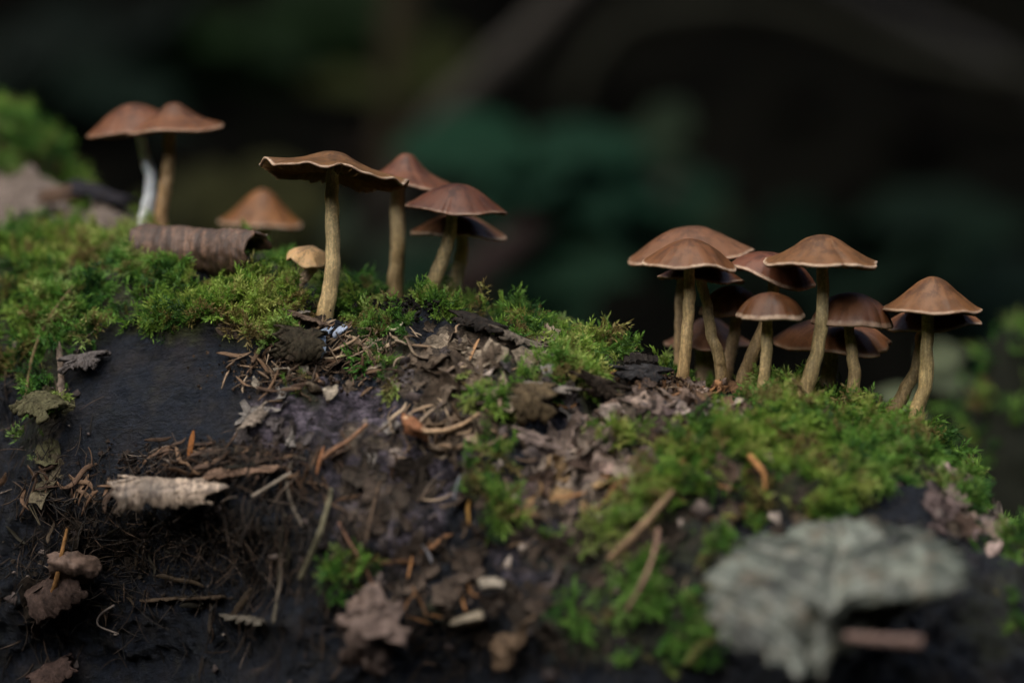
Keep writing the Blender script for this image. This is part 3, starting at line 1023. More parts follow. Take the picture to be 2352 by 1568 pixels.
mushroom('rear mushroom of the end pair, its cap showing below the bell-shaped one', 2.6, (2146, 746, 110, 44, 'flat', -2, 3, [(2, .06, 2.9), (5, .03, 0)]), ([(2118, 756), (2114, 800), (2098, 860), (2070, 915), (2036, 968)], 24, 34), (0.24, 0.10, 0.058), (0.19, 0.125, 0.055), .7, 20.2, GR)


# ------------------------------------------------------------------ bark flakes and curls (parts of the log)
def flake_mesh(k, shape='flake'):
    """An irregular, slightly cupped chip of bark about one unit across."""
    r = np.random.default_rng(300 + k)
    ns, nrng = 18, 4
    ang = np.linspace(0, 2 * math.pi, ns, endpoint=False)
    el = 0.55 + 0.4 * r.random()
    rad = 0.5 * (1 + 0.60 * fbm(np.stack([np.cos(ang) * 1.6 + k * 9, np.sin(ang) * 1.6, 0 * ang], -1), 3) + 0.16 * r.normal(size=ns))
    V = [(0, 0, 0)]
    for i in range(1, nrng + 1):
        t = i / nrng
        for j in range(ns):
            V.append((rad[j] * t * math.cos(ang[j]), rad[j] * t * math.sin(ang[j]) * el, 0))
    V = np.array(V, float)
    c1, c2 = r.normal() * 0.5 + 0.35, r.normal() * 0.4
    V[:, 2] = c1 * V[:, 1] ** 2 * 1.6 + c2 * V[:, 0] ** 2 + 0.10 * fbm(V * 3 + k, 3)
    n = len(V)
    th = 0.02 + 0.03 * r.random()
    V2 = V.copy()
    V2[:, 2] -= th
    F = []
    for o, flip in ((0, False), (n, True)):
        for j in range(ns):
            f = (o, o + 1 + j, o + 1 + (j + 1) % ns)
            F.append(f[::-1] if flip else f)
        for i in range(nrng - 1):
            for j in range(ns):
                a, b = 1 + i * ns + j, 1 + i * ns + (j + 1) % ns
                f = (o + a, o + a + ns, o + b + ns, o + b)
                F.append(f[::-1] if flip else f)
    l0 = 1 + (nrng - 1) * ns
    for j in range(ns):
        a, b = l0 + j, l0 + (j + 1) % ns
        F.append((a, a + n, b + n, b))
    return mesh_from('bark_flake', np.vstack([V, V2]), F, M_FLAKE, smooth_shade=False)


def mat_banded():
    m, nt, b = new_mat('banded_bark')
    q = NT(nt)
    base = q.objinfo('Color')
    n = q.noise(1.0, q.coord((4.5, 0.8, 0.8)), 6, 0.65, 0.5)
    k = q.ramp(n, [(0.34, 0.25), (0.47, 0.7), (0.56, 1.1), (0.68, 2.3)])
    col = q.mix(1.0, base, k, 'MULTIPLY')
    sp = q.ramp(q.noise(5.5, q.coord((1, 1, 1)), 5, 0.6), [(0.46, 0.0), (0.60, 1.0)])
    col = q.mix(q.math('MULTIPLY', sp, 0.75), col, (0.045, 0.026, 0.016))
    q.l(col, b.inputs['Base Color'])
    b.inputs['Roughness'].default_value = 0.6
    q.bump(q.noise(7, q.coord((2.5, 1, 1)), 6, 0.65), 0.5, 0.06, b)
    return m


M_BAND = mat_banded()
FLAKES = [flake_mesh(k) for k in range(12)]
FLK = [  # cx, cy, sx, sy, n, size lo, hi (cm), palette
    (1080, 815, 90, 28, 22, .25, .7, 't'), (1000, 850, 110, 35, 28, .2, .6, 't'), (1140, 895, 90, 40, 22, .25, .7, 'g'), (1060, 970, 80, 40, 26, .25, .8, 't'), (1340, 1050, 60, 60, 26, .3, .8, 'p'),
    (1270, 1130, 80, 40, 20, .3, .8, 'p'), (1560, 945, 120, 45, 30, .25, .7, 'q'), (1480, 900, 70, 25, 16, .25, .6, 'q'), (1660, 905, 60, 18, 12, .2, .5, 'o'), (860, 1010, 60, 40, 4, .2, .4, 'g'),
    (640, 985, 40, 35, 10, .25, .5, 'g'), (900, 1210, 70, 110, 14, .3, .8, 'd'), (2220, 1190, 50, 60, 14, .3, .8, 'p'), (110, 960, 28, 70, 10, .3, .7, 'm'), (1130, 1290, 120, 60, 12, .3, .7, 'd'),
    (150, 1330, 60, 60, 8, .4, .8, 'd'), (1850, 1195, 120, 20, 8, .3, .6, 'd'), (700, 800, 80, 50, 8, .25, .5, 'd'), (1450, 1200, 150, 80, 26, .3, .8, 'd'), (1300, 1330, 160, 80, 26, .3, .8, 'd'), (1050, 1230, 90, 110, 16, .3, .7, 'd'), (1600, 1080, 140, 50, 14, .25, .6, 'p'), (820, 1090, 100, 50, 6, .2, .4, 'd')]
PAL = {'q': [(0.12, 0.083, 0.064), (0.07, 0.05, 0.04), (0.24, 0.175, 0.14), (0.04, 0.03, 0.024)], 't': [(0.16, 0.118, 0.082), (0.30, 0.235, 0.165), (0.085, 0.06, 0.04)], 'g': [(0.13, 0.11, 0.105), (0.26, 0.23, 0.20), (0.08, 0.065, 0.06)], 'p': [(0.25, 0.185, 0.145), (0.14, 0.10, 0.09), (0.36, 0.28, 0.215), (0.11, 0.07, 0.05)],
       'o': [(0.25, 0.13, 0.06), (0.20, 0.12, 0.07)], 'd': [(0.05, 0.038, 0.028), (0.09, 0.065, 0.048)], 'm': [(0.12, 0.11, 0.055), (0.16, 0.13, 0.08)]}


def on_surface(me, name, px, py, size, color, lift=0.03, tilt=25, parent=None, spin=None, flat=1.0):
    P, N = hit(px, py)
    if P is None:
        return None
    n = Vector(N + RNG.normal(size=3) * math.tan(R_(tilt)) * 0.5).normalized()
    q = n.to_track_quat('Z', 'Y').to_matrix() @ Matrix.Rotation(RNG.random() * 6.283 if spin is None else spin, 3, 'Z')
    o = put(name, me, parent, P + N * lift, q.to_euler(), (size, size, size * flat), color)
    return o


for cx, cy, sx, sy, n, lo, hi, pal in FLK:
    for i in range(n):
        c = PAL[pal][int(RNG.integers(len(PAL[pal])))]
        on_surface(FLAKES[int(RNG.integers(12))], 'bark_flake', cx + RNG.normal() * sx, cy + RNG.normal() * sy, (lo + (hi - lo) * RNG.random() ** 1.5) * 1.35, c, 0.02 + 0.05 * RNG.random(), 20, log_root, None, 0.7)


def S(px, py, y, off=0.22):
    """Point just proud of the log seen at (px, py); at depth y where the sight line misses the log."""
    P, N = hit(px, py)
    return at(px, py, y) if P is None else at(px, py, P[1] - off)


def curl(name, p0, p1, rad, a0, a1, color, parent=None, thick=0.06, rag=0.25, taper=(1, 1), seed=0.0, nu=46, nv=30, mat=None, bump=0.05):
    """A strip of bark rolled about the axis p0-p1; angle 0 is up, 90 degrees faces the camera."""
    p0, p1 = np.asarray(p0, float), np.asarray(p1, float)
    ax = (p1 - p0) / np.linalg.norm(p1 - p0)
    fr = np.array([0, -1.0, 0])
    fr = fr - ax * (fr @ ax)
    fr /= np.linalg.norm(fr)
    up = np.cross(ax, fr)
    if up[2] < 0:
        up = -up
    u = np.linspace(0, 1, nu)
    v = np.linspace(0, 1, nv)
    L = np.linalg.norm(p1 - p0)
    U = np.repeat(u[:, None], nv, 1)
    Vv = np.repeat(v[None, :], nu, 0)
    q = np.stack([U * 5 + seed, Vv * 3, 0 * U], -1)
    e0 = rag * fbm(np.stack([Vv * 5 + seed, 0 * U + 3, 0 * U], -1), 3) * (1 - U) ** 3
    e1 = rag * fbm(np.stack([Vv * 5 + seed, 0 * U + 8, 0 * U], -1), 3) * U ** 3
    s = U + (e0 + e1) / L * 1.3
    f0 = R_(18) * rag * 4 * fbm(np.stack([U * 7 + seed, 0 * U + 5, 0 * U], -1), 3)
    A = R_(a0) + (R_(a1) - R_(a0)) * Vv + f0 * (Vv ** 2 + (1 - Vv) ** 2)
    rr = rad * (taper[0] + (taper[1] - taper[0]) * U) * (1 + 0.10 * fbm(q * 0.7, 2)) * (1 + 0.15 * (Vv - .5)) + bump * rad * fbm(q * 4, 2)
    G = p0 + (ax * L)[None, None] * s[..., None] + rr[..., None] * (np.cos(A)[..., None] * up + np.sin(A)[..., None] * fr)
    V, F, side = thicken(G, thick)
    me = mesh_from(name, V, F, mat or M_FLAKE)
    o = put(name, me, parent)
    o.color = (*color, 1)
    return o


curl('bark_curl', S(340, 576, 4.5, .34), S(592, 580, 3.6, .30), .60, -80, 165, (0.11, 0.060, 0.036), log_root, .07, .13, (1.05, .85), 1.0, nu=80, mat=M_BAND, bump=.09)
curl('bark_curl', S(552, 548, 4.0, .75), S(606, 544, 3.9, .75), .12, -80, 100, (0.50, 0.43, 0.36), log_root, .04, .12, (1, .4), 6.0)
curl('bark_curl', S(276, 1146, 0, 1.1), S(505, 1136, 0, 0.3), .46, -80, 120, (0.30, 0.225, 0.16), log_root, .05, .42, (1.1, .7), 8.0, mat=M_BAND, bump=.06)
curl('bark_curl', S(488, 1108, -3.3, 0.14), S(640, 1086, -3.0, 0.14), .30, -95, 70, (0.26, 0.16, 0.105), log_root, .06, .22, (1.0, .5), 12.0)
curl('bark_curl', S(640, 800, 1.4, 0.25), S(738, 808, 1.2, 0.25), .55, -30, 110, (0.05, 0.04, 0.024), log_root, .05, .35, (1, .9), 15.0)
curl('bark_curl', S(640, 736, 1.0, 0.10), S(708, 730, 1.0, 0.10), .16, -90, 40, (0.30, 0.26, 0.21), log_root, .03, .2, (.6, 1), 18.0)
curl('bark_curl', S(660, 732, 1.2, 0.10), S(738, 752, 1.0, 0.10), .20, -90, 60, (0.17, 0.115, 0.08), log_root, .04, .25, (1, .7), 19.0)
curl('bark_curl', S(1060, 748, 3.4, 0.15), S(1150, 775, 3.0, 0.15), .34, -60, 80, (0.025, 0.02, 0.016), log_root, .05, .35, (1, .8), 21.0)
curl('bark_curl', S(1140, 782, 2.6, 0.14), S(1228, 806, 2.3, 0.14), .30, -60, 70, (0.20, 0.16, 0.12), log_root, .05, .3, (1, .6), 22.0)
curl('bark_curl', S(1180, 935, -1.0, 0.25), S(1250, 940, -1.2, 0.25), .55, -20, 110, (0.12, 0.085, 0.045), log_root, .05, .35, (1, 1.1), 25.0)
curl('bark_curl', S(1190, 1020, -2.6, 0.15), S(1255, 1030, -2.7, 0.15), .34, -40, 80, (0.27, 0.20, 0.165), log_root, .05, .35, (1.1, .7), 27.0)
curl('bark_curl', S(1205, 905, -.4, 0.11), S(1310, 910, -.6, 0.11), .25, -80, 70, (0.34, 0.29, 0.24), log_root, .05, .3, (1.1, .7), 28.0)
curl('bark_curl', S(1315, 890, -.2, 0.19), S(1400, 915, -.4, 0.19), .42, -50, 90, (0.04, 0.028, 0.018), log_root, .06, .35, (1, .9), 29.0)
curl('bark_curl', S(1420, 870, .9, 0.18), S(1500, 880, .8, 0.18), .40, -60, 80, (0.045, 0.042, 0.042), log_root, .06, .4, (.7, 1), 30.0)
curl('bark_curl', S(1660, 895, .9, 0.12), S(1740, 918, .6, 0.12), .26, -60, 90, (0.28, 0.15, 0.075), log_root, .05, .3, (1, .8), 31.0)
curl('bark_curl', S(80, 980, -.4, 0.36), S(148, 1000, -.6, 0.36), .80, -10, 70, (0.11, 0.10, 0.05), log_root, .08, .16, (1.1, 1), 33.0)
curl('bark_curl', S(132, 800, 1.2, 0.10), S(138, 920, .4, 0.10), .16, -60, 90, (0.28, 0.21, 0.16), log_root, .05, .2, (.6, .8), 34.0)
curl('bark_curl', S(165, 850, .9, 0.15), S(238, 836, .8, 0.15), .34, -40, 90, (0.14, 0.12, 0.11), log_root, .08, .35, (1, .9), 35.0)
curl('bark_curl', S(575, 990, -.9, 0.12), S(612, 950, -.6, 0.12), .26, -60, 90, (0.30, 0.24, 0.185), log_root, .05, .35, (1, .8), 36.0)
curl('bark_curl', S(100, 1400, -3.6, 0.28), S(215, 1340, -3.8, 0.28), .62, -60, 110, (0.07, 0.045, 0.035), log_root, .06, .15, (1, .9), 37.0)
curl('bark_curl', S(520, 1440, -5.2, 0.19), S(620, 1470, -5.4, 0.19), .42, -80, 40, (0.15, 0.13, 0.10), log_root, .06, .3, (.7, 1), 38.0)
curl('bark_curl', S(330, 1400, -4.8, 0.14), S(520, 1400, -5.2, 0.14), .30, -90, 20, (0.10, 0.07, 0.045), log_root, .06, .3, (.7, 1), 39.0)
curl('bark_curl', S(90, 1590, -4.2, 0.23), S(180, 1540, -4.4, 0.23), .50, -60, 90, (0.08, 0.05, 0.04), log_root, .06, .15, (1, .9), 40.0)


# ------------------------------------------------------------------ fallen needles
def needle_mesh(k, w=0.055):
    r = np.random.default_rng(500 + k)
    n = 9
    s = np.linspace(-0.5, 0.5, n)
    bend = r.normal() * 0.25
    wd = w * np.clip(1 - (np.abs(s) / 0.5) ** 4, 0.18, 1)
    y = bend * s ** 2 + 0.05 * r.normal() * np.sin(s * 6)
    z = (r.normal() * 0.25) * s ** 2
    G = np.stack([np.stack([s, y - wd, z + 0.02], -1), np.stack([s, y, z - 0.0], -1), np.stack([s, y + wd, z + 0.02], -1)], 1)
    V, F, side = thicken(G, 0.035)
    return mesh_from('needle', V, F, M_NEEDLE)


NEEDLES = [needle_mesh(k, 0.042 + 0.02 * (k % 3)) for k in range(9)]
NC = {'b': [(0.10, 0.058, 0.034), (0.15, 0.09, 0.052), (0.07, 0.042, 0.027)], 't': [(0.28, 0.19, 0.115), (0.21, 0.14, 0.085), (0.34, 0.25, 0.16)], 'o': [(0.24, 0.115, 0.045), (0.17, 0.085, 0.04)],
      'd': [(0.03, 0.022, 0.015), (0.06, 0.042, 0.026), (0.024, 0.02, 0.012)]}


def needle(px, py, ln, ang, color, lift=0.05, tilt=14, me=None, label=None, group='loose dry conifer needles on the log', rise=0.0):
    """ang: direction in the picture, degrees counter-clockwise from the picture's right."""
    P, N = hit(px, py)
    if P is None:
        return None
    size = cm(ln, P[1])
    N = Vector(N)
    d = Vector((math.cos(R_(ang)), 0, math.sin(R_(ang)))) + Vector((0, RNG.normal() * 0.15, 0))
    d = (d - N * d.dot(N))
    d.normalize()
    d = (d + N * (math.tan(R_(tilt)) * RNG.normal() * 0.6 + rise)).normalized()
    s = N.cross(d).normalized()
    n = d.cross(s)
    s2 = (s + n * RNG.normal() * 0.5).normalized()
    n2 = d.cross(s2)
    M = Matrix((d, s2, n2)).transposed()
    o = put('needle', me or NEEDLES[int(RNG.integers(9))], None, Vector(P) + N * (lift + abs(rise) * size * 0.45), M.to_euler(), size, color)
    return tag(o, label or 'thin dry conifer needle lying among the loose litter on the log', 'needle', group)


NLAB = {(610, 862): 'brown needle in the tuft of litter at the edge of the bare dark bark', (725, 790): 'brown needle just below the ruffle-capped mushroom', (790, 800): 'tan needle on the moss right of the resin drip', (700, 850): 'brown needle in the litter under the resin drip', (840, 860): 'brown needle on the slope right of the litter tuft', (480, 1050): 'brown needle in the heap above the pale bark curl', (560, 1055): 'dark needle at the thin end of the pale bark curl', (180, 1128): 'brown needle in the spiky heap at the foot of the bare bark', (320, 1270): 'dim needle in the hollow beneath the pale bark curl', (670, 1075): 'brown needle beside the thin pale twig', (770, 1100): 'brown needle next to the hanging orange one', (1010, 985): 'tan needle around the light brown twig fork', (1075, 1000): 'tan needle above the pale bluish needle', (960, 800): 'short tan needle on the crest near the cream husk', (760, 760): 'tan needle against the foot of the ruffle-capped mushroom', (980, 1330): 'orange-brown needle near the white-tipped one', (600, 1280): 'dark needle hanging among the twigs under the bark curl', (1600, 900): 'short orange-brown needle in the litter below the scalloped cap', (1700, 1080): 'orange-brown needle half sunk in the near moss', (1450, 1130): 'long orange-brown needle near the stout tan twig'}
for cx, cy, sx, sy, n, lo, hi, pal, am, asd in [
        (610, 862, 42, 22, 12, 45, 80, 'b', 30, 60), (725, 790, 50, 30, 14, 35, 75, 'b', 20, 60), (790, 800, 55, 25, 14, 40, 80, 't', 10, 60), (700, 850, 60, 25, 12, 35, 70, 'b', 60, 60), (840, 860, 50, 30, 9, 40, 80, 'b', -40, 50),
        (480, 1050, 75, 18, 26, 40, 95, 'b', 10, 35), (560, 1055, 50, 20, 10, 40, 90, 'd', 5, 30), (180, 1128, 70, 24, 24, 40, 110, 'b', -25, 45), (320, 1270, 120, 60, 24, 35, 80, 'd', 20, 50), (670, 1075, 55, 35, 16, 35, 75, 'b', 70, 45),
        (770, 1100, 45, 40, 10, 40, 80, 'b', -60, 40), (1010, 985, 60, 22, 14, 35, 85, 't', 10, 60), (1075, 1000, 40, 30, 10, 40, 90, 't', 60, 40), (960, 800, 60, 25, 8, 35, 60, 't', 15, 50), (760, 760, 30, 20, 8, 40, 80, 't', 35, 40),
        (980, 1330, 70, 60, 10, 50, 90, 'o', 30, 60), (600, 1280, 90, 120, 16, 40, 110, 'd', 75, 40), (1600, 900, 80, 22, 10, 30, 60, 'o', 20, 60), (1700, 1080, 120, 60, 8, 40, 80, 'o', 20, 60), (1450, 1130, 90, 70, 8, 60, 110, 'o', 40, 40)]:
    for i in range(n):
        c = NC[pal][int(RNG.integers(len(NC[pal])))]
        needle(cx + RNG.normal() * sx, cy + RNG.normal() * sy, lo + (hi - lo) * RNG.random(), am + RNG.normal() * asd, c, 0.05 + 0.14 * RNG.random(), label=NLAB[(cx, cy)], group=NLAB[(cx, cy)].replace(' needle ', ' needles ', 1))
needle(1093, 806, 58, 78, (0.36, 0.20, 0.095), .08, 4, NEEDLES[2], 'short broad tan needle standing out alone below the mossy crest', 'loose dry conifer needles on the log')
needle(1040, 850, 66, 35, (0.34, 0.25, 0.19), .08, 4, NEEDLES[1], 'pale straight needle lying aslant on the flaking grey bark', 'loose dry conifer needles on the log')
needle(962, 800, 62, 12, (0.30, 0.20, 0.12), .08, 4, NEEDLES[2], 'striped tan needle lying level left of the flaking patch', 'loose dry conifer needles on the log')
needle(1407, 860, 52, 60, (0.45, 0.22, 0.075), .10, 4, NEEDLES[1], 'bright orange needle stuck upright by the dark bark lip', 'loose dry conifer needles on the log')
needle(790, 740, 70, 40, (0.36, 0.20, 0.10), .10, 4, NEEDLES[1], 'orange needle leaning on the foot of the ruffle-capped mushroom', 'loose dry conifer needles on the log')
needle(753, 1068, 70, 80, (0.42, 0.19, 0.09), .35, 4, NEEDLES[2], 'thick orange needle hanging from the bent twig', 'loose dry conifer needles on the log')
needle(1072, 1125, 60, 68, (0.32, 0.34, 0.36), .25, 4, NEEDLES[1], 'pale bluish needle hanging below the tan litter', 'loose dry conifer needles on the log')
needle(1071, 1180, 62, 85, (0.36, 0.19, 0.05), .2, 4, NEEDLES[1], 'mustard needle upright just under the bluish one', 'loose dry conifer needles on the log')
needle(965, 1275, 50, -40, (0.48, 0.46, 0.48), .25, 4, NEEDLES[1], 'white-tipped needle pointing up from the dark hollow', 'loose dry conifer needles on the log')
needle(455, 1030, 75, 100, (0.34, 0.12, 0.025), .25, 4, NEEDLES[2], 'rusty orange chip standing upright on the needle heap', 'loose dry conifer needles on the log')
needle(1290, 862, 40, 30, (0.30, 0.22, 0.14), .1)


# ------------------------------------------------------------------ twigs and stalks
def twig(name, label, pts, w0, w1, color, cat='twig', mat=None, bump=0.18, group=None, n=40, seg=9):
    P = np.array([at(*p) for p in pts])
    path = catmull(P, n)
    y = P[:, 1].mean()
    rad = cm(np.linspace(w0, w1, n), y) / 2 * (1 + 0.15 * fbm(np.stack([np.linspace(0, 9, n) + pts[0][0], np.zeros(n), np.zeros(n)], -1), 2))
    V, F, u, v = tube(path, rad, seg, bump, pts[0][0] * 0.01)
    o = put(name, mesh_from(name, V - path[0], F, mat or M_TWIG), None, path[0])
    o.color = (*color, 1)
    return tag(o, label, cat, group)


def hy(px, py, off=-0.15):
    P, N = hit(px, py)
    return (px, py, (P[1] if P is not None else 3.0) + off)


GT = 'thin twigs on the shaded side of the log'
twig('grass_stalk', 'long dry straw-coloured grass stalk bowed over the moss', [hy(232, 596, -.3), hy(160, 668, -.4), hy(105, 745, -.5), hy(72, 830, -.5), hy(58, 925, -.4)], 6, 9, (0.25, 0.19, 0.085), 'grass stalk')
twig('twig', 'thin pale twig running down through the needles below the dark bark', [hy(672, 1062), hy(660, 1110), hy(668, 1150, -.3), hy(694, 1210, -.3)], 11, 8, (0.14, 0.115, 0.085), group=GT)
twig('twig', 'forked grey twig reaching left from the needle heap', [hy(578, 1140, -.4), hy(625, 1112, -.3), hy(668, 1086)], 7, 9, (0.20, 0.165, 0.125), group=GT)
twig('twig', 'long dark twig hanging almost straight down beside the hollow', [hy(655, 1180), hy(644, 1260, -.3), hy(642, 1340, -.3), hy(628, 1430, -.3)], 8, 7, (0.10, 0.085, 0.06), group=GT)
twig('mossy_twig', 'rough lichen-grey twig slanting down under the hanging orange needle', [hy(760, 1125), hy(748, 1180, -.4), hy(730, 1235, -.4), hy(690, 1330, -.4)], 12, 12, (0.17, 0.15, 0.09), 'twig', bump=.45, group=GT)
twig('twig', 'reddish twig crossing the dark bark toward the crumpled leaf', [hy(778, 1200), hy(800, 1240, -.3), hy(828, 1285, -.3), hy(858, 1345, -.3)], 7, 8, (0.20, 0.105, 0.065), group=GT)
twig('twig', 'faint straight brown stem leaning against the flaking bark', [hy(872, 1105), hy(856, 1170, -.2), hy(840, 1245, -.2)], 9, 6, (0.15, 0.10, 0.065), group=GT)
twig('twig', 'bent orange-tipped twig lying across the purplish bark', [hy(742, 1052, -.45), hy(770, 1030, -.5), hy(800, 1012, -.5), hy(842, 975, -.3)], 13, 9, (0.24, 0.125, 0.07))
twig('twig', 'light brown twig fork lying on the tan litter', [hy(930, 962, -.3), hy(965, 988, -.5), hy(1010, 990, -.5), hy(1055, 978, -.4), hy(1100, 950, -.3)], 16, 7, (0.33, 0.215, 0.125))
twig('twig', 'stout tan twig pointing up to the moss in the soft foreground', [hy(1400, 1285, -.7), hy(1460, 1225, -1), hy(1500, 1180, -.9), hy(1545, 1128, -.5)], 20, 17, (0.24, 0.155, 0.085))
twig('twig', 'drooping reddish-brown stem below the stout tan twig', [hy(1512, 1215, -.8), hy(1505, 1260, -1), hy(1480, 1330, -1), hy(1440, 1400, -.8)], 12, 9, (0.17, 0.10, 0.07))
twig('twig', 'short splinter leaning on the foot of the tall S-bent mushroom', [(1818, 868, 0.4), (1838, 890, 0.5), (1860, 916, 0.8)], 6, 9, (0.25, 0.155, 0.095))
twig('twig', 'tiny dark spike poking up beside the end pair of mushrooms', [(2022, 908, .6), (2026, 940, .7), (2028, 985, .8)], 6, 12, (0.10, 0.08, 0.045))
twig('pale_stick', 'pinkish bleached stick end under the big grey leaf', [(1945, 1462, -9.4), (2000, 1468, -9.8), (2060, 1472, -10), (2118, 1476, -10.2)], 24, 30, (0.20, 0.13, 0.105), 'stick')
twig('twig', 'orange curved strip of bark fibre lying on the moss', [hy(1722, 1048, -.5), hy(1742, 1070, -.6), (1756, 1092, hy(1756, 1092)[2] - .6), hy(1757, 1125, -.4)], 16, 8, (0.24, 0.115, 0.042))
twig('twig', 'rusty stem dangling in the shaded bottom corner of the log', [hy(155, 1210, -.4), hy(142, 1270, -.6), hy(130, 1330, -.7), hy(112, 1390, -.6)], 7, 15, (0.20, 0.10, 0.035), group=GT)
twig('twig', 'thin grey hooked root below the black hollow', [hy(262, 1390, -.5), hy(232, 1410, -.5), hy(226, 1435, -.5), hy(272, 1455, -.5)], 7, 4, (0.16, 0.13, 0.11), group=GT)
twig('root_fibre', 'wiry fine root at the torn bark in the shade', [hy(66, 1160, -.3), hy(92, 1205, -.5), hy(70, 1150, -.4)], 3, 3, (0.10, 0.08, 0.05), 'root', group=GT)


# ------------------------------------------------------------------ leaves and scraps
def sheet(name, label, ctrl, color, cat, nu=40, nv=40, th=0.03, crumple=0.1, fscale=1.0, rag=0.0, mat=None, seed=0.0, group=None, vein=0.0, parent=None):
    """A leaf through a grid of control points (px, py, depth)."""
    C = np.array([[at(*p) for p in row] for row in ctrl])
    rows = np.array([catmull(r, nv) for r in C])
    G = np.array([catmull(rows[:, j], nu) for j in range(nv)]).transpose(1, 0, 2)
    q = G * fscale + seed
    G = G + crumple * np.stack([fbm(q, 3), fbm(q + 31, 3), fbm(q + 57, 3)], -1)
    if rag:
        u = np.linspace(0, 1, nu)[:, None]
        v = np.linspace(0, 1, nv)[None, :]
        cen = G.mean((0, 1))
        e = np.maximum(np.maximum(u, 1 - u), np.maximum(v, 1 - v)) * np.ones((nu, nv))
        r = rag * fbm(np.stack([u * 9 + 0 * v, v * 9 + 0 * u, 0 * u * v + seed], -1), 3) * smooth(.8, 1, e)
        G = G + (G - cen) * r[..., None]
    if vein:
        v = np.linspace(-1, 1, nv)[None, :]
        u = np.linspace(0, 1, nu)[:, None]
        w = 6 * u + 2.6 * np.abs(v)
        pl = np.abs(w - np.floor(w) - 0.5) * 2
        G[..., 2] += vein * (pl - 0.5) - vein * 1.2 * np.exp(-(v / 0.07) ** 2)
        G[..., 1] += vein * 0.8 * (pl - 0.5)
        edge = np.maximum(smooth(.82, 1, np.abs(v)) + 0 * u, smooth(.86, 1, np.maximum(u, 1 - u)) + 0 * v)
        saw = (w * 2 + 3 * np.abs(v)) % 1.0
        G = G + (G - G.mean((0, 1))) * (0.10 * (saw - 0.5) * edge)[..., None]
    V, F, side = thicken(G, th)
    uu, vv_ = np.meshgrid(np.linspace(0, 1, nu), np.linspace(-1, 1, nv), indexing='ij')
    la = {'leaf_u': np.tile(uu.ravel(), 2), 'leaf_v': np.tile(vv_.ravel(), 2)}
    o0 = C.reshape(-1, 3).mean(0)
    o = put(name, mesh_from(name, V - o0, F, mat or M_LEAF, la), None, o0)
    o.color = (*color, 1)
    if parent is not None:
        o.parent = parent
        return o
    return tag(o, label, cat, group)


sheet('dead_leaf', 'large blurred grey-green dead leaf draped over the near end of the log', [
    [(1690, 1262, -5.6), (1800, 1215, -5.6), (1920, 1190, -5.6), (2060, 1200, -5.6), (2195, 1258, -5.8)],
    [(1655, 1310, -7.0), (1785, 1278, -7.1), (1930, 1250, -7.1), (2065, 1272, -7.3), (2222, 1284, -6.8)],
    [(1632, 1362, -8.0), (1762, 1356, -8.4), (1920, 1335, -8.7), (2055, 1366, -9.0), (2200, 1338, -8.5)],
    [(1650, 1428, -8.7), (1755, 1448, -9.2), (1880, 1436, -9.0), (1990, 1404, -8.1), (2120, 1376, -7.6)],
    [(1705, 1482, -9.2), (1785, 1520, -9.8), (1866, 1545, -9.8), (1940, 1492, -8.3), (2010, 1430, -7.3)]],
    (0.085, 0.093, 0.073), 'leaf', 90, 90, .02, .16, 1.1, .09, M_BIGLEAF, 3.0, vein=.17)
# weathered slabs of bark on the far part of the log
sheet('bark_slab', None, [
    [(-140, 420, 17), (0, 400, 16), (80, 405, 15), (135, 440, 14), (150, 470, 13.5)],
    [(-140, 470, 15), (0, 455, 14.5), (90, 455, 13.6), (150, 470, 13), (180, 490, 12.5)],
    [(-140, 510, 12.5), (0, 500, 12.5), (100, 500, 12), (180, 500, 11.5), (240, 505, 11)],
    [(-140, 560, 10), (0, 552, 9.9), (110, 556, 9.6), (200, 550, 9.3), (300, 545, 9)]], (0.20, 0.155, 0.125), None, 40, 40, .2, .3, .8, .05, M_FLAKE, 41.0, parent=log_root)
sheet('bark_slab', None, [
    [(215, 470, 11), (260, 480, 10.8), (320, 505, 10.4)],
    [(200, 500, 10.2), (260, 505, 10), (325, 520, 9.6)],
    [(200, 535, 9.2), (260, 540, 9.2), (315, 540, 9)]], (0.23, 0.18, 0.145), None, 24, 24, .15, .2, 1.0, .08, M_FLAKE, 43.0, parent=log_root)
curl('bark_curl', at(105, 462, 12.0), at(205, 452, 11.6), .34, -70, 100, (0.14, 0.085, 0.055), log_root, .1, .2, (.8, 1), 43.0)
curl('bark_curl', at(178, 446, 11.4), at(300, 476, 10.4), .36, -60, 90, (0.030, 0.028, 0.034), log_root, .1, .3, (1, .6), 44.0)
sheet('crumpled_leaf', 'crumpled pinkish-tan dead leaf hanging low beneath the twigs', [
    [hy(800, 1385, -.5), hy(850, 1362, -.6), hy(915, 1380, -.5)],
    [hy(780, 1430, -1.2), hy(850, 1410, -1.5), hy(925, 1425, -1.1)],
    [hy(785, 1470, -1.3), hy(850, 1470, -1.6), hy(915, 1465, -1.2)],
    [hy(800, 1520, -.9), hy(860, 1530, -1), hy(905, 1515, -.8)]], (0.20, 0.14, 0.112), 'leaf', 44, 44, .03, .36, 1.9, .22, M_LEAF, 9.0)
sheet('dead_leaf', 'torn light brown leaf scrap at the bottom centre', [
    [hy(1150, 1455, -.5), hy(1185, 1440, -.6), hy(1225, 1400, -.5)],
    [hy(1120, 1490, -.8), hy(1170, 1490, -.9), hy(1200, 1470, -.6)],
    [hy(1125, 1530, -.6), hy(1160, 1535, -.7), hy(1180, 1530, -.5)]], (0.22, 0.145, 0.09), 'leaf', 26, 26, .03, .14, 1.6, .12, M_LEAF, 14.0)
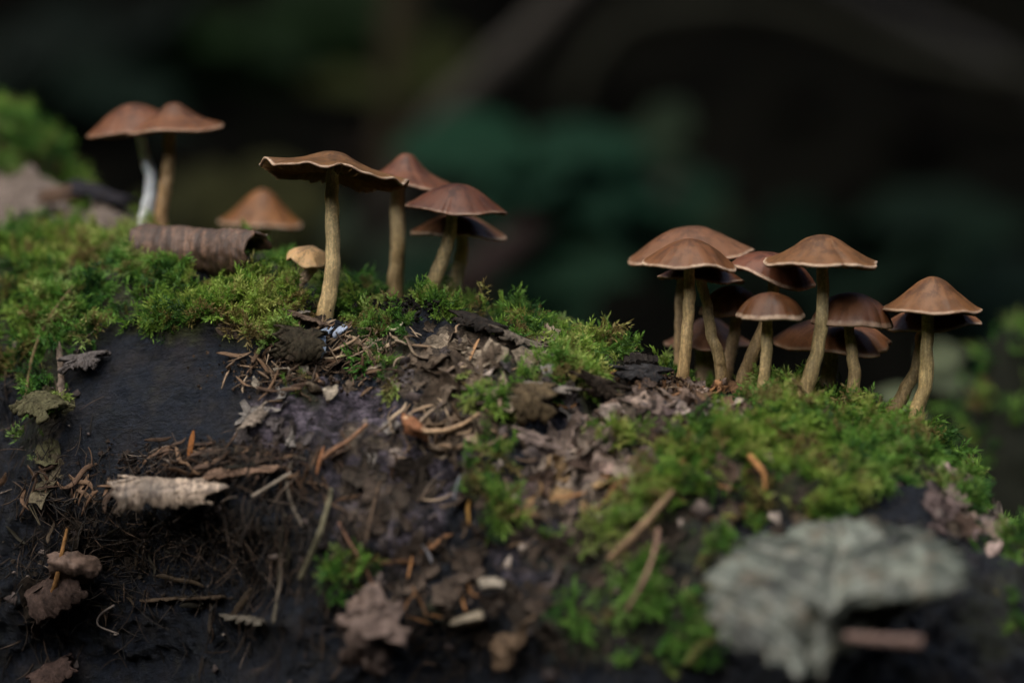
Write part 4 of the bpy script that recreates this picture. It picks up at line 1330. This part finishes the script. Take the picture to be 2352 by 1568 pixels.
sheet('dead_leaf', 'curled brown leaf clinging to the torn bark in the dark corner', [
    [hy(120, 1270, -.5), hy(170, 1262, -.6), hy(235, 1290, -.5)],
    [hy(112, 1300, -.8), hy(170, 1300, -1), hy(225, 1318, -.7)],
    [hy(120, 1330, -.4), hy(165, 1335, -.5), hy(205, 1338, -.4)]], (0.09, 0.06, 0.045), 'leaf', 26, 26, .03, .12, 1.6, .12, M_LEAF, 19.0)
sheet('dead_leaf', 'orange peeling strip of leaf at the edge of the tan litter', [
    [hy(925, 945, -.3), hy(945, 955, -.4), hy(985, 985, -.3)],
    [hy(925, 970, -.5), hy(950, 985, -.7), hy(985, 1000, -.5)],
    [hy(930, 995, -.3), hy(955, 1005, -.4), hy(985, 1010, -.3)]], (0.22, 0.095, 0.045), 'leaf', 20, 20, .03, .08, 2.0, .1, M_LEAF, 23.0)
sheet('pale_scrap', 'pale flat bract lying level above the crumpled leaf', [
    [hy(1100, 1330, -.4), hy(1130, 1325, -.5), hy(1160, 1335, -.4)],
    [hy(1105, 1345, -.7), hy(1130, 1342, -.8), hy(1155, 1348, -.7)],
    [hy(1112, 1355, -.5), hy(1132, 1352, -.6), hy(1150, 1356, -.5)]], (0.22, 0.185, 0.14), 'leaf', 16, 16, .03, .03, 2.0, .1, M_LEAF, 27.0)
sheet('pale_scrap', 'cream wedge-shaped leaf scrap at the lip of the black hollow', [
    [hy(1040, 1420, -.5), hy(1065, 1412, -.6), hy(1105, 1400, -.5)],
    [hy(1035, 1432, -.8), hy(1070, 1426, -.9), hy(1112, 1418, -.8)],
    [hy(1042, 1440, -.6), hy(1070, 1440, -.7), hy(1102, 1434, -.6)]], (0.30, 0.245, 0.17), 'leaf', 16, 16, .03, .03, 2.0, .1, M_LEAF, 29.0)
sheet('white_resin_drip', 'small bluish-white resin drip below the ruffle-capped mushroom', [
    [hy(738, 760, -.3), hy(748, 757, -.3), hy(762, 752, -.3)],
    [hy(724, 788, -.45), hy(736, 784, -.5), hy(748, 782, -.45)],
    [hy(722, 806, -.5), hy(735, 806, -.6), hy(750, 800, -.5)],
    [hy(724, 818, -.4), hy(735, 820, -.5), hy(746, 812, -.4)]], (0.36, 0.43, 0.53), 'resin', 26, 20, .05, .06, 3.0, .25, M_RESIN, 33.0)
sheet('white_resin_drip', 'thin bluish-white streak leaning beside the resin drip', [
    [hy(766, 768, -.3), hy(780, 752, -.35), hy(792, 742, -.3)],
    [hy(768, 774, -.35), hy(782, 759, -.4), hy(796, 746, -.35)],
    [hy(772, 778, -.3), hy(786, 763, -.35), hy(798, 750, -.3)]], (0.36, 0.41, 0.50), 'resin', 12, 16, .05, .02, 2.5, .1, M_RESIN, 35.0)
twig('curled_husk', 'tiny cream hook-shaped husk in the moss of the crest', [hy(892, 752, -.25), hy(902, 758, -.3), hy(915, 752, -.32), hy(924, 741, -.3)], 7, 5, (0.62, 0.56, 0.34), 'husk')


def scrap_mesh(k):
    """A crumpled leaf fragment, one unit across."""
    r = np.random.default_rng(700 + k)
    n = 9
    u, v = np.meshgrid(np.linspace(-.5, .5, n), np.linspace(-.5, .5, n), indexing='ij')
    sh = 1 - 0.55 * (np.abs(v) * 2) ** 2 + 0.12 * r.normal(size=(n, n)) * (np.abs(u) > .4)
    G = np.stack([u * sh, v * (0.6 + 0.3 * r.random()) * (1 - 0.4 * (2 * np.abs(u)) ** 2), 0 * u], -1)
    q = G * 2.2 + k * 7
    G[..., 2] = 0.22 * fbm(q, 3) + (r.normal() * 0.7) * u ** 2 + (0.9 * r.random()) * v ** 2
    V, F, s = thicken(G, 0.03)
    return mesh_from('leaf_scrap', V, F, M_LEAF, smooth_shade=True)


SCRAPS = [scrap_mesh(k) for k in range(8)]
for cx, cy, sx, sy, n, lo, hi, cols, lab in [
        (1560, 930, 90, 32, 16, 30, 80, [(0.30, 0.22, 0.17), (0.22, 0.15, 0.11), (0.38, 0.30, 0.25), (0.16, 0.10, 0.07)], 'crumpled brown leaf scrap in the litter below the near cluster'),
        (1680, 895, 40, 14, 8, 25, 55, [(0.33, 0.17, 0.08), (0.25, 0.13, 0.07)], 'small orange-brown leaf scrap at the feet of the near cluster'),
        (1360, 1050, 45, 50, 8, 45, 90, [(0.34, 0.25, 0.20), (0.28, 0.19, 0.15)], 'pinkish-tan leaf scrap beside the dark pit in the bark'),
        (1280, 1140, 70, 28, 8, 45, 90, [(0.36, 0.26, 0.20), (0.30, 0.19, 0.09), (0.22, 0.13, 0.06)], 'pinkish leaf scrap in the soft foreground under the dark pit'),
        (1060, 975, 55, 35, 6, 30, 65, [(0.34, 0.25, 0.17), (0.26, 0.18, 0.12)], 'tan leaf scrap among pale needles in the middle of the log'),
        (720, 880, 60, 30, 6, 35, 65, [(0.24, 0.20, 0.15), (0.15, 0.11, 0.07)], 'ragged beige scrap in the needle litter under the ruffle-capped mushroom'),
        (2230, 1180, 40, 50, 7, 50, 90, [(0.22, 0.17, 0.15), (0.30, 0.22, 0.19)], 'greyish leaf scrap on the log end behind the big grey leaf'),
        (1650, 1010, 110, 45, 8, 30, 60, [(0.24, 0.17, 0.13), (0.36, 0.29, 0.22)], 'brown leaf scrap half sunk in the moss below the litter')]:
    for i in range(n):
        x, y = cx + RNG.normal() * sx, cy + RNG.normal() * sy
        P, N = hit(x, y)
        if P is None:
            continue
        o = on_surface(SCRAPS[int(RNG.integers(8))], 'leaf_scrap', x, y, cm(lo + (hi - lo) * RNG.random(), P[1]), cols[int(RNG.integers(len(cols)))], .08 + .1 * RNG.random(), 45)
        tag(o, lab, 'leaf scrap', lab)


def crumbs(name, label, cx, cy, rx, ry, n, color, size=(0.04, 0.12), h=0.15):
    """A heap of tiny dark crumbs, one mass."""
    V, F = [], []
    ico = np.array([(0, 0, 1), (.9, 0, .3), (-.3, .85, .3), (-.4, -.8, .2), (.3, .3, -.8)], float)
    tri = [(0, 1, 2), (0, 2, 3), (0, 3, 1), (4, 2, 1), (4, 3, 2), (4, 1, 3)]
    for i in range(n):
        P, N = hit(cx + RNG.normal() * rx * .5, cy + RNG.normal() * ry * .5)
        if P is None:
            continue
        R3 = np.array(Euler(RNG.random(3) * 6.3).to_matrix())
        s = size[0] + (size[1] - size[0]) * RNG.random() ** 2
        m = len(V)
        V.extend((ico * s * (1 + .3 * RNG.normal(size=(5, 1)))) @ R3.T + P + N * h * RNG.random())
        F.extend([tuple(a + m for a in t) for t in tri])
    o = put(name, mesh_from(name, np.array(V), F, M_CHAR, smooth_shade=False))
    o.color = (*color, 1)
    return tag(o, label, 'crumbs', kind='stuff')


crumbs('dark_crumbs', 'black crumbly rotten wood along the crest by the middle mushrooms', 860, 712, 130, 22, 700, (0.020, 0.017, 0.014), h=.3)
crumbs('needle_dust', 'fine brown crumbs of needle litter below the ruffle-capped mushroom', 720, 850, 200, 60, 900, (0.07, 0.045, 0.028), (.03, .08), .1)
crumbs('wood_crumbs', 'fine dark crumbs scattered over the needle heap by the bare bark', 500, 1060, 260, 40, 800, (0.055, 0.036, 0.026), (.03, .09), .12)
crumbs('bark_crumbs', 'small brown crumbs at the feet of the near cluster', 1640, 880, 200, 36, 800, (0.11, 0.065, 0.038), (.03, .10), .14)
crumbs('wood_crumbs', 'dark debris in the shaded hollow at the bottom of the log', 420, 1240, 420, 110, 700, (0.03, 0.022, 0.015), (.03, .08), .12)


def fibres(name, label, regions, mat, seed):
    """Matted needles, rootlets and fibres, far too many to count: thin bent three-sided strips."""
    rr = np.random.default_rng(seed)
    V, F, m = [], [], 0
    f0 = grid_faces(5, 3, True)
    for cx, cy, sx, sy, n, lo, hi, w, am, asd, lift in regions:
        for i in range(n):
            P, N = hit(cx + rr.normal() * sx, cy + rr.normal() * sy)
            if P is None:
                continue
            ang = R_(am + rr.normal() * asd)
            d = np.array([math.cos(ang), rr.normal() * .2, math.sin(ang)])
            d = d - N * (d @ N) + N * rr.normal() * .22
            d /= np.linalg.norm(d)
            sv = np.cross(N, d)
            sv /= np.linalg.norm(sv) + 1e-9
            ln = cm(lo + (hi - lo) * rr.random() ** 1.4, P[1])
            t = np.linspace(-.5, .5, 5)[:, None]
            path = P + N * (0.03 + lift * rr.random() ** 2) + d * ln * t + (sv * rr.normal() * .5 + N * rr.normal() * .25) * ln * (t ** 2)
            wd = cm(w * (.6 + .8 * rr.random()), P[1]) / 2 * np.array([.5, 1, 1, .9, .35])[:, None]
            V.append(np.stack([path + sv * wd, path - sv * wd, path + N * wd * .7], 1).reshape(-1, 3))
            F.append(f0 + m)
            m += 15
    o = put(name, mesh_from(name, np.vstack(V), np.vstack(F), mat))
    return tag(o, label, 'litter', kind='stuff')


def chips(name, label, regions, mat, seed):
    """A skin of small bark chips on the rough parts of the log: one mass."""
    rr = np.random.default_rng(seed)
    V, F, m = [], [], 0
    for cx, cy, sx, sy, n, lo, hi in regions:
        for i in range(n):
            P, N = hit(cx + rr.normal() * sx, cy + rr.normal() * sy)
            if P is None:
                continue
            q = np.array((Vector(N + rr.normal(size=3) * .38).normalized().to_track_quat('Z', 'Y').to_matrix() @ Matrix.Rotation(rr.random() * 6.283, 3, 'Z')))
            k = 7
            a = np.linspace(0, 6.283, k, endpoint=False) + rr.normal(size=k) * .2
            s = cm(lo + (hi - lo) * rr.random() ** 1.6, P[1]) * .5
            r = s * (.65 + .5 * rr.random(k))
            ring = np.stack([r * np.cos(a), r * np.sin(a) * (.4 + .5 * rr.random()), .28 * rr.normal(size=k) * s], -1)
            top = np.vstack([ring, [[0, 0, .12 * s]]])
            bot = ring - np.array([0, 0, .03 + .12 * s])
            V.append(np.vstack([top, bot]) @ q.T + P + N * (.02 + .05 * rr.random()))
            for j in range(k):
                j2 = (j + 1) % k
                F.append((m + j, m + j2, m + k))
                F.append((m + j, m + k + 1 + j, m + k + 1 + j2))
                F.append((m + j, m + k + 1 + j2, m + j2))
            m += 2 * k + 1
    o = put(name, mesh_from(name, np.vstack(V), np.array(F, dtype=np.int32), mat, smooth_shade=False))
    return tag(o, label, 'bark chips', kind='stuff')


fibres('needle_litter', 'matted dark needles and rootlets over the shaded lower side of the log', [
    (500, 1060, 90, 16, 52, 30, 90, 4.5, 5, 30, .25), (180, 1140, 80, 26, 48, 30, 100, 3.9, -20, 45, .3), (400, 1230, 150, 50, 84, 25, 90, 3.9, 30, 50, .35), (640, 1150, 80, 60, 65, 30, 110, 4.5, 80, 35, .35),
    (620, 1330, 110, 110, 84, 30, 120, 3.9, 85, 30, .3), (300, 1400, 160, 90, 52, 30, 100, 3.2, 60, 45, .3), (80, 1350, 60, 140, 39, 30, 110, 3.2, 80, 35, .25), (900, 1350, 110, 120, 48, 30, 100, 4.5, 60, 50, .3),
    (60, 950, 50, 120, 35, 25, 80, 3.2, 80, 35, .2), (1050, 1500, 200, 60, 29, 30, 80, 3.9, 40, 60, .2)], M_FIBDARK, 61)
fibres('needle_litter', 'matted tan and brown needles around the mushroom feet', [
    (720, 835, 90, 32, 78, 25, 75, 5.9, 15, 60, .2), (600, 865, 50, 22, 22, 25, 75, 6.5, 20, 55, .2), (840, 800, 70, 30, 35, 25, 70, 5.2, 10, 60, .15), (1030, 990, 80, 36, 52, 30, 85, 5.9, 25, 60, .25), (1590, 905, 110, 26, 45, 20, 60, 4.5, 10, 60, .2),
    (1690, 890, 50, 12, 22, 20, 55, 3.9, 10, 60, .2), (1400, 1180, 160, 110, 39, 30, 90, 5.2, 40, 50, .3), (1100, 900, 120, 50, 22, 25, 60, 5.2, 20, 50, .15), (1750, 1080, 160, 60, 19, 30, 80, 5.2, 30, 50, .3)], M_FIBTAN, 62)
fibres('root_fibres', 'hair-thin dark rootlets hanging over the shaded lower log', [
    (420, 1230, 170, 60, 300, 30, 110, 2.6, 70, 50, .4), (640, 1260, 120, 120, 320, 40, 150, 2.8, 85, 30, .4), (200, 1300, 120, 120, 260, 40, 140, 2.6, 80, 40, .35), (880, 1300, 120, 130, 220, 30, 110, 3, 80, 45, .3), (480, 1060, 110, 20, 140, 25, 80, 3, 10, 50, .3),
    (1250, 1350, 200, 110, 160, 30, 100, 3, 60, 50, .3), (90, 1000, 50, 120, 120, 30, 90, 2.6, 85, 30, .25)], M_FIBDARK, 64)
chips('bark_chips', 'small loose chips of brown and purplish bark covering the rough log', [
    (800, 980, 150, 70, 6, 8, 44), (1050, 860, 130, 50, 28, 10, 55), (1080, 1000, 120, 70, 27, 12, 60), (1330, 1060, 110, 90, 28, 14, 71), (1540, 950, 130, 40, 28, 12, 55), (1350, 1250, 200, 100, 27, 14, 66), (900, 1250, 120, 130, 23, 10, 60),
    (1150, 1450, 200, 80, 12, 14, 66), (640, 1250, 120, 140, 18, 10, 49), (200, 1350, 120, 120, 14, 10, 55), (100, 950, 50, 120, 10, 10, 49), (2200, 1170, 60, 70, 10, 14, 66), (1650, 1100, 150, 60, 12, 12, 55), (740, 830, 100, 40, 10, 8, 38), (380, 950, 180, 110, 4, 4, 11)], M_CHIPS, 63)


def cone_lump():
    """A blackened half-buried alder cone: lump with overlapping scales."""
    c = at(1472, 838, 1.8)
    root = tag(empty('black_cone', c), 'small blackened cone lying on the crest left of the near cluster', 'cone')
    V, F = [], []
    n = 16
    ang = np.linspace(0, 2 * math.pi, n, endpoint=False)
    s = np.linspace(-1, 1, 9)
    for a in s:
        r = 0.22 * math.sqrt(max(0.02, 1 - a * a))
        for t in ang:
            V.append((a * .42, r * math.cos(t), r * math.sin(t)))
    put('core', mesh_from('core', np.array(V), grid_faces(9, n, True), M_CHAR), root, color=(0.018, 0.015, 0.013))
    sc_v = np.array([(0, -.07, 0), (.13, -.06, .05), (.15, 0, .06), (.13, .06, .05), (0, .07, 0), (.07, 0, .01)])
    sc_f = [(0, 1, 5), (1, 2, 5), (2, 3, 5), (3, 4, 5), (4, 0, 5)]
    me = mesh_from('scale', sc_v, sc_f, M_CHAR)
    for a in np.linspace(-.8, .8, 6):
        r = 0.23 * math.sqrt(1 - a * a)
        for j in range(8):
            t = 2 * math.pi * (j + .5 * RNG.random()) / 8
            o = put('scale', me, root, (a * .42, r * math.cos(t), r * math.sin(t)))
            o.rotation_euler = Vector((0, math.cos(t), math.sin(t))).to_track_quat('Z', 'X').to_euler()
            o.color = (0.03, 0.024, 0.02, 1)
    return root


cone_lump()


# ------------------------------------------------------------------ behind the log
def mound(name, label, c, r, color, moss_n, msize, seed, label2, mat=None):
    """An uneven mossy hump."""
    nu, nv = 30, 40
    th = np.linspace(0.02, math.pi * 0.62, nu)
    ph = np.linspace(0, 2 * math.pi, nv, endpoint=False)
    D = np.stack([np.sin(th)[:, None] * np.cos(ph), np.sin(th)[:, None] * np.sin(ph), np.cos(th)[:, None] + 0 * ph], -1)
    P = D * np.asarray(r) * (1 + 0.28 * fbm(D * 1.6 + seed, 3))[..., None]
    o = put(name, mesh_from(name, P.reshape(-1, 3), grid_faces(nu, nv, True), mat or M_TWIG), None, c, color=color)
    tag(o, label, 'stump')
    idx = RNG.integers(0, nu * nv, moss_n)
    Pm = P.reshape(-1, 3)[idx] + RNG.normal(size=(moss_n, 3)) * 0.12 + np.asarray(c)
    Nm = D.reshape(-1, 3)[idx]
    moss_object('moss', label2, Pm, Nm, msize * (0.7 + 0.6 * RNG.random(moss_n)))
    return o


mound('mossy_stub', 'moss-covered broken branch stub rising at the far end of the log', at(-90, 590, 18), (4.1, 2.4, 3.7), (0.03, 0.03, 0.012), 2600, 0.8, 3.0, 'blurred bright green moss on the stub at the far end of the log')
mound('mossy_root', 'low mossy root beyond the near end of the log', at(2400, 1230, 15), (3.4, 3.0, 4.9), (0.008, 0.009, 0.004), 200, 0.95, 8.0, 'blurred dark green moss on the root beyond the log end')  # near-black base colour stands in for shade on this mound


def leaf_mesh(k, ln=1.0, w=0.34, fold=0.25):
    n, m = 14, 7
    u = np.linspace(0, 1, n)[:, None]
    v = np.linspace(-1, 1, m)[None, :]
    wd = w * np.sin(np.clip(u * 0.97 + 0.03, 0, 1) * math.pi) ** 0.8
    x = u * ln + 0 * v
    y = v * wd
    z = fold * np.abs(v) * wd - 0.35 * u ** 2 + 0.03 * np.sin(u * 22) * np.abs(v)
    V, F, s = thicken(np.stack([x, y, z], -1), 0.012)
    return mesh_from('leaf', V, F, M_GREEN)


LEAVES = [leaf_mesh(0), leaf_mesh(1, w=.26), leaf_mesh(2, w=.42, fold=.1)]


def leafy(label, px, py, y0, n, size0, color, spread=1.0, name='leafy_plant', cat='plant', height=None, face=0.5, dim=0.13):
    """A forest-floor plant: upright stem from the ground with leaves spreading at the top."""
    y = y0 if y0 < 30 else 60 + (y0 - 36) * 2.2
    color = tuple(x * (dim if y0 > 30 else 0.8) for x in color)  # far leaves' colours darkened to stand in for shade behind the log
    size = 0.62 * size0 * (65 + y) / (65 + y0)
    c = at(px, py, y)
    gz = gheight(c[0], c[1])
    root = tag(empty(name, (c[0], c[1], gz)), label, cat)
    h = c[2] - gz
    path = catmull(np.array([(0, 0, 0), (size * .08, 0, h * .5), (0, 0, h)]), 12)
    V, F, u, v = tube(path, np.linspace(.35, .16, 12) * size / 12, 7)
    put('stem', mesh_from('stem', V, F, M_GREEN), root, color=tuple(x * .7 for x in color))
    for i in range(n):
        a = 6.283 * (i * 0.382 + .07 * RNG.normal())
        el = (0.25 + 0.5 * RNG.random()) * spread
        d = Vector((math.cos(a), math.sin(a) * .7 - face * .5, math.sin(el) * .9 - .15))
        d.normalize()
        nn = Vector((RNG.normal() * .4, -0.75 + RNG.normal() * .35, 0.75))
        sdv = nn.cross(d).normalized()
        o = put('leaf', LEAVES[i % 3], root, (0, 0, h * (0.86 + 0.14 * RNG.random())), Matrix((d, sdv, d.cross(sdv))).transposed().to_euler(), size * (.7 + .5 * RNG.random()))
        k = .75 + .5 * RNG.random()
        o.color = (color[0] * k, color[1] * k, color[2] * k, 1)
    return root


GME = G_OBJ.data
GBVH = BVHTree.FromPolygons([tuple(v.co) for v in GME.vertices], [tuple(p.vertices) for p in GME.polygons])


def gheight(x, y):
    loc, nor, i, d = GBVH.ray_cast(Vector((x, y, 5000)), Vector((0, 0, -1)))
    return loc.z


TEAL, GREEN_, OLIVE = (0.035, 0.135, 0.070), (0.055, 0.130, 0.030), (0.085, 0.085, 0.025)
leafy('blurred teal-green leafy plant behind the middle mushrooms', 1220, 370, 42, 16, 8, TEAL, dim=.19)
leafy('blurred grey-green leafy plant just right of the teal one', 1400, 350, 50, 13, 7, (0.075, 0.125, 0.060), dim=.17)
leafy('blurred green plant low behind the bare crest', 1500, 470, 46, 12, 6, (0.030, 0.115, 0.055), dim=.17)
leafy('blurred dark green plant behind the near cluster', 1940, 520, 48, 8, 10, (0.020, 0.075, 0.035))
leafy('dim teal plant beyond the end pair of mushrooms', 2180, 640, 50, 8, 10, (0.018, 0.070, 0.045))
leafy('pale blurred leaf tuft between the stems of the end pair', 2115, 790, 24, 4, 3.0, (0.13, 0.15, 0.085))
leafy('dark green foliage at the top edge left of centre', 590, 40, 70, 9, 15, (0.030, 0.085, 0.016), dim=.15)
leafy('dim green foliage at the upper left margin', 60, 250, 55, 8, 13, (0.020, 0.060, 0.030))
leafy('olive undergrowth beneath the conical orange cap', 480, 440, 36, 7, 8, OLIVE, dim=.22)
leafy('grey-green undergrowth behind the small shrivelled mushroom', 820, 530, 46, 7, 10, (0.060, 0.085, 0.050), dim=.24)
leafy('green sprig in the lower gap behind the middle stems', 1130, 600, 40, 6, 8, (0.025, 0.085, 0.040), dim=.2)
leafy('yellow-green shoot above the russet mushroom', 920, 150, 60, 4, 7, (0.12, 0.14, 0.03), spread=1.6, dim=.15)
leafy('dim leafy plant behind the fallen branch', 300, 110, 75, 8, 13, (0.030, 0.055, 0.035))


def far_twig(name, label, pts, w0, w1, color, cat):
    color = tuple(x * 0.24 for x in color)  # colour darkened in place of background shade
    pts = [(a, b, c if c < 30 else 60 + (c - 34) * 2.2) for a, b, c in pts]
    return twig(name, label, pts, w0, w1, color, cat, M_TWIG, .15, None, 50, 12)


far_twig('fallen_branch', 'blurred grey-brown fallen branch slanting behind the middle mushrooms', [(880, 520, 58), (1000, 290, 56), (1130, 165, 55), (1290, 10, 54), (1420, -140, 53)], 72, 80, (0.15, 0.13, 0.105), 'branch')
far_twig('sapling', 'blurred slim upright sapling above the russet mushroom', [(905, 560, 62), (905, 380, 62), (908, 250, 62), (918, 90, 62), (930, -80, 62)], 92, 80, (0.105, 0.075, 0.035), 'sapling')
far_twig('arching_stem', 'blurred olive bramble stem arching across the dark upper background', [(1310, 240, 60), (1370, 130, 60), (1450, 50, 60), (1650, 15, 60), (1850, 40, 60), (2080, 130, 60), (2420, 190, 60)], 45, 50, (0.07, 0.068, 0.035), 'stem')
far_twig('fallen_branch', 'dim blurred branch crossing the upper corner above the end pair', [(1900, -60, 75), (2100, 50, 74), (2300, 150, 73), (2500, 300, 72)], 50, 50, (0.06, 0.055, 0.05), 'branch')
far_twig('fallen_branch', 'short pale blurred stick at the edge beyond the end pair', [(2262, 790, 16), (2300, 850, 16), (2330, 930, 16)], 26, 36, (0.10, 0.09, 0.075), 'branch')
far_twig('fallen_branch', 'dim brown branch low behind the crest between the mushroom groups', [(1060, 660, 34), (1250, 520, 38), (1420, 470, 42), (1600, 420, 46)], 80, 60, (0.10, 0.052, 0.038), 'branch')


def dead_leaf_mesh(k):
    n, m = 9, 7
    u = np.linspace(0, 1, n)[:, None]
    v = np.linspace(-1, 1, m)[None, :]
    wd = 0.32 * np.sin(np.clip(u * .95 + .03, 0, 1) * math.pi) ** .8
    G = np.stack([u - .5 + 0 * v, v * wd, 0.25 * v ** 2 * wd - 0.3 * (u - .5) ** 2 + 0 * u], -1)
    G[..., 2] += 0.06 * fbm(G * 4 + k * 3, 2)
    return G


def leaf_litter():
    """Fallen leaves covering the floor of the hollow: one mass."""
    G = [dead_leaf_mesh(k).reshape(-1, 3) for k in range(5)]
    f = grid_faces(9, 7)
    Vs, Fs, m, cs = [], [], 0, []
    for i in range(2600):
        a, r = RNG.random() * 6.283, 30 + 270 * RNG.random() ** .8
        x, y = r * math.cos(a), 40 + r * math.sin(a)
        if abs(y) < 16 and -40 < x < 14:
            continue
        z = gheight(x, y)
        R3 = np.array(Euler((RNG.normal() * .5, RNG.normal() * .5, RNG.random() * 6.3)).to_matrix())
        Vs.append((G[i % 5] * (5 + 5 * RNG.random())) @ R3.T + np.array([x, y, z + .8]))
        Fs.append(f + m)
        m += 63
    o = put('leaf_litter', mesh_from('leaf_litter', np.vstack(Vs), np.vstack(Fs), M_LITTER))
    tag(o, 'brown fallen leaves on the dim forest floor behind the log', 'leaf litter', kind='stuff')


def mat_floorleaf():
    m, nt, b = new_mat('floor_leaves')
    q = NT(nt)
    geo = q.n('ShaderNodeNewGeometry')
    col = q.ramp(geo.outputs['Random Per Island'], [(0.0, (0.003, 0.0026, 0.002)), (0.5, (0.006, 0.0042, 0.003)), (0.85, (0.014, 0.009, 0.006)), (1.0, (0.026, 0.022, 0.013))])
    q.l(col, b.inputs['Base Color'])
    b.inputs['Roughness'].default_value = 0.9
    b.inputs['Specular IOR Level'].default_value = 0.05
    return m


M_LITTER = mat_floorleaf()
leaf_litter()


# ------------------------------------------------------------------ unseen trees added round the hollow to block low sky light
def blocker_tree(label, x, y, r, h, seed):
    rr = np.random.default_rng(seed)
    z0 = gheight(x, y)
    root = tag(empty('blocker_conifer', (x, y, z0 - 10)), label, 'blocker_tree', 'unseen trees added to block low light')
    path = catmull(np.array([(0, 0, 0), (rr.normal() * 5, rr.normal() * 5, h * .35), (rr.normal() * 9, rr.normal() * 9, h * .7), (0, 0, h)]), 24)
    V, F, u, v = tube(path, np.linspace(r, r * .2, 24) * (1 + .6 * np.exp(-np.linspace(0, 12, 24))), 18, .12, seed)
    put('trunk', mesh_from('trunk', V, F, M_TWIG), root, color=(0.07, 0.055, 0.042))
    # limbs with drooping sprays of foliage
    Vs, Fs, m = [], [], 0
    for i in range(70):
        t = .22 + .75 * (i / 70)
        p = np.array([np.interp(t, np.linspace(0, 1, 24), path[:, k]) for k in range(3)])
        a = i * 2.4 + rr.normal() * .3
        ln = (190 * (1 - t) + 45) * (.8 + .4 * rr.random())
        for j in range(26):
            s = (j + rr.random()) / 26
            q = p + np.array([math.cos(a) * ln * s, math.sin(a) * ln * s, 12 * s - 40 * s * s])
            q = q + rr.normal(size=3) * (6 + 14 * s)
            d = rr.normal(size=3)
            d[2] -= .6
            d /= np.linalg.norm(d)
            sd_ = np.cross(d, rr.normal(size=3))
            sd_ /= np.linalg.norm(sd_)
            L, w = 20 + 14 * rr.random(), 5 + 3 * rr.random()
            Vs.extend([q, q + d * L * .5 + sd_ * w, q + d * L, q + d * L * .5 - sd_ * w])
            Fs.append((m, m + 1, m + 2, m + 3))
            m += 4
    put('crown', mesh_from('crown', np.array(Vs), np.array(Fs, dtype=np.int32), M_GREEN, smooth_shade=False), root, color=(0.025, 0.055, 0.018))
    return root


for i, (x, y, r, h) in enumerate([(-230, 330, 17, 900), (250, 300, 20, 1000), (-60, 430, 15, 950), (130, 470, 19, 1050), (-330, 80, 18, 900), (330, 60, 16, 950), (-280, -220, 18, 1000), (270, -260, 20, 950), (10, -380, 17, 1000)]):
    blocker_tree(['unseen conifer added on the back bank to block low sky', 'unseen conifer added beside the hollow to block low sky'][0 if y > 200 else 1], x, y, r, h, 40 + i)
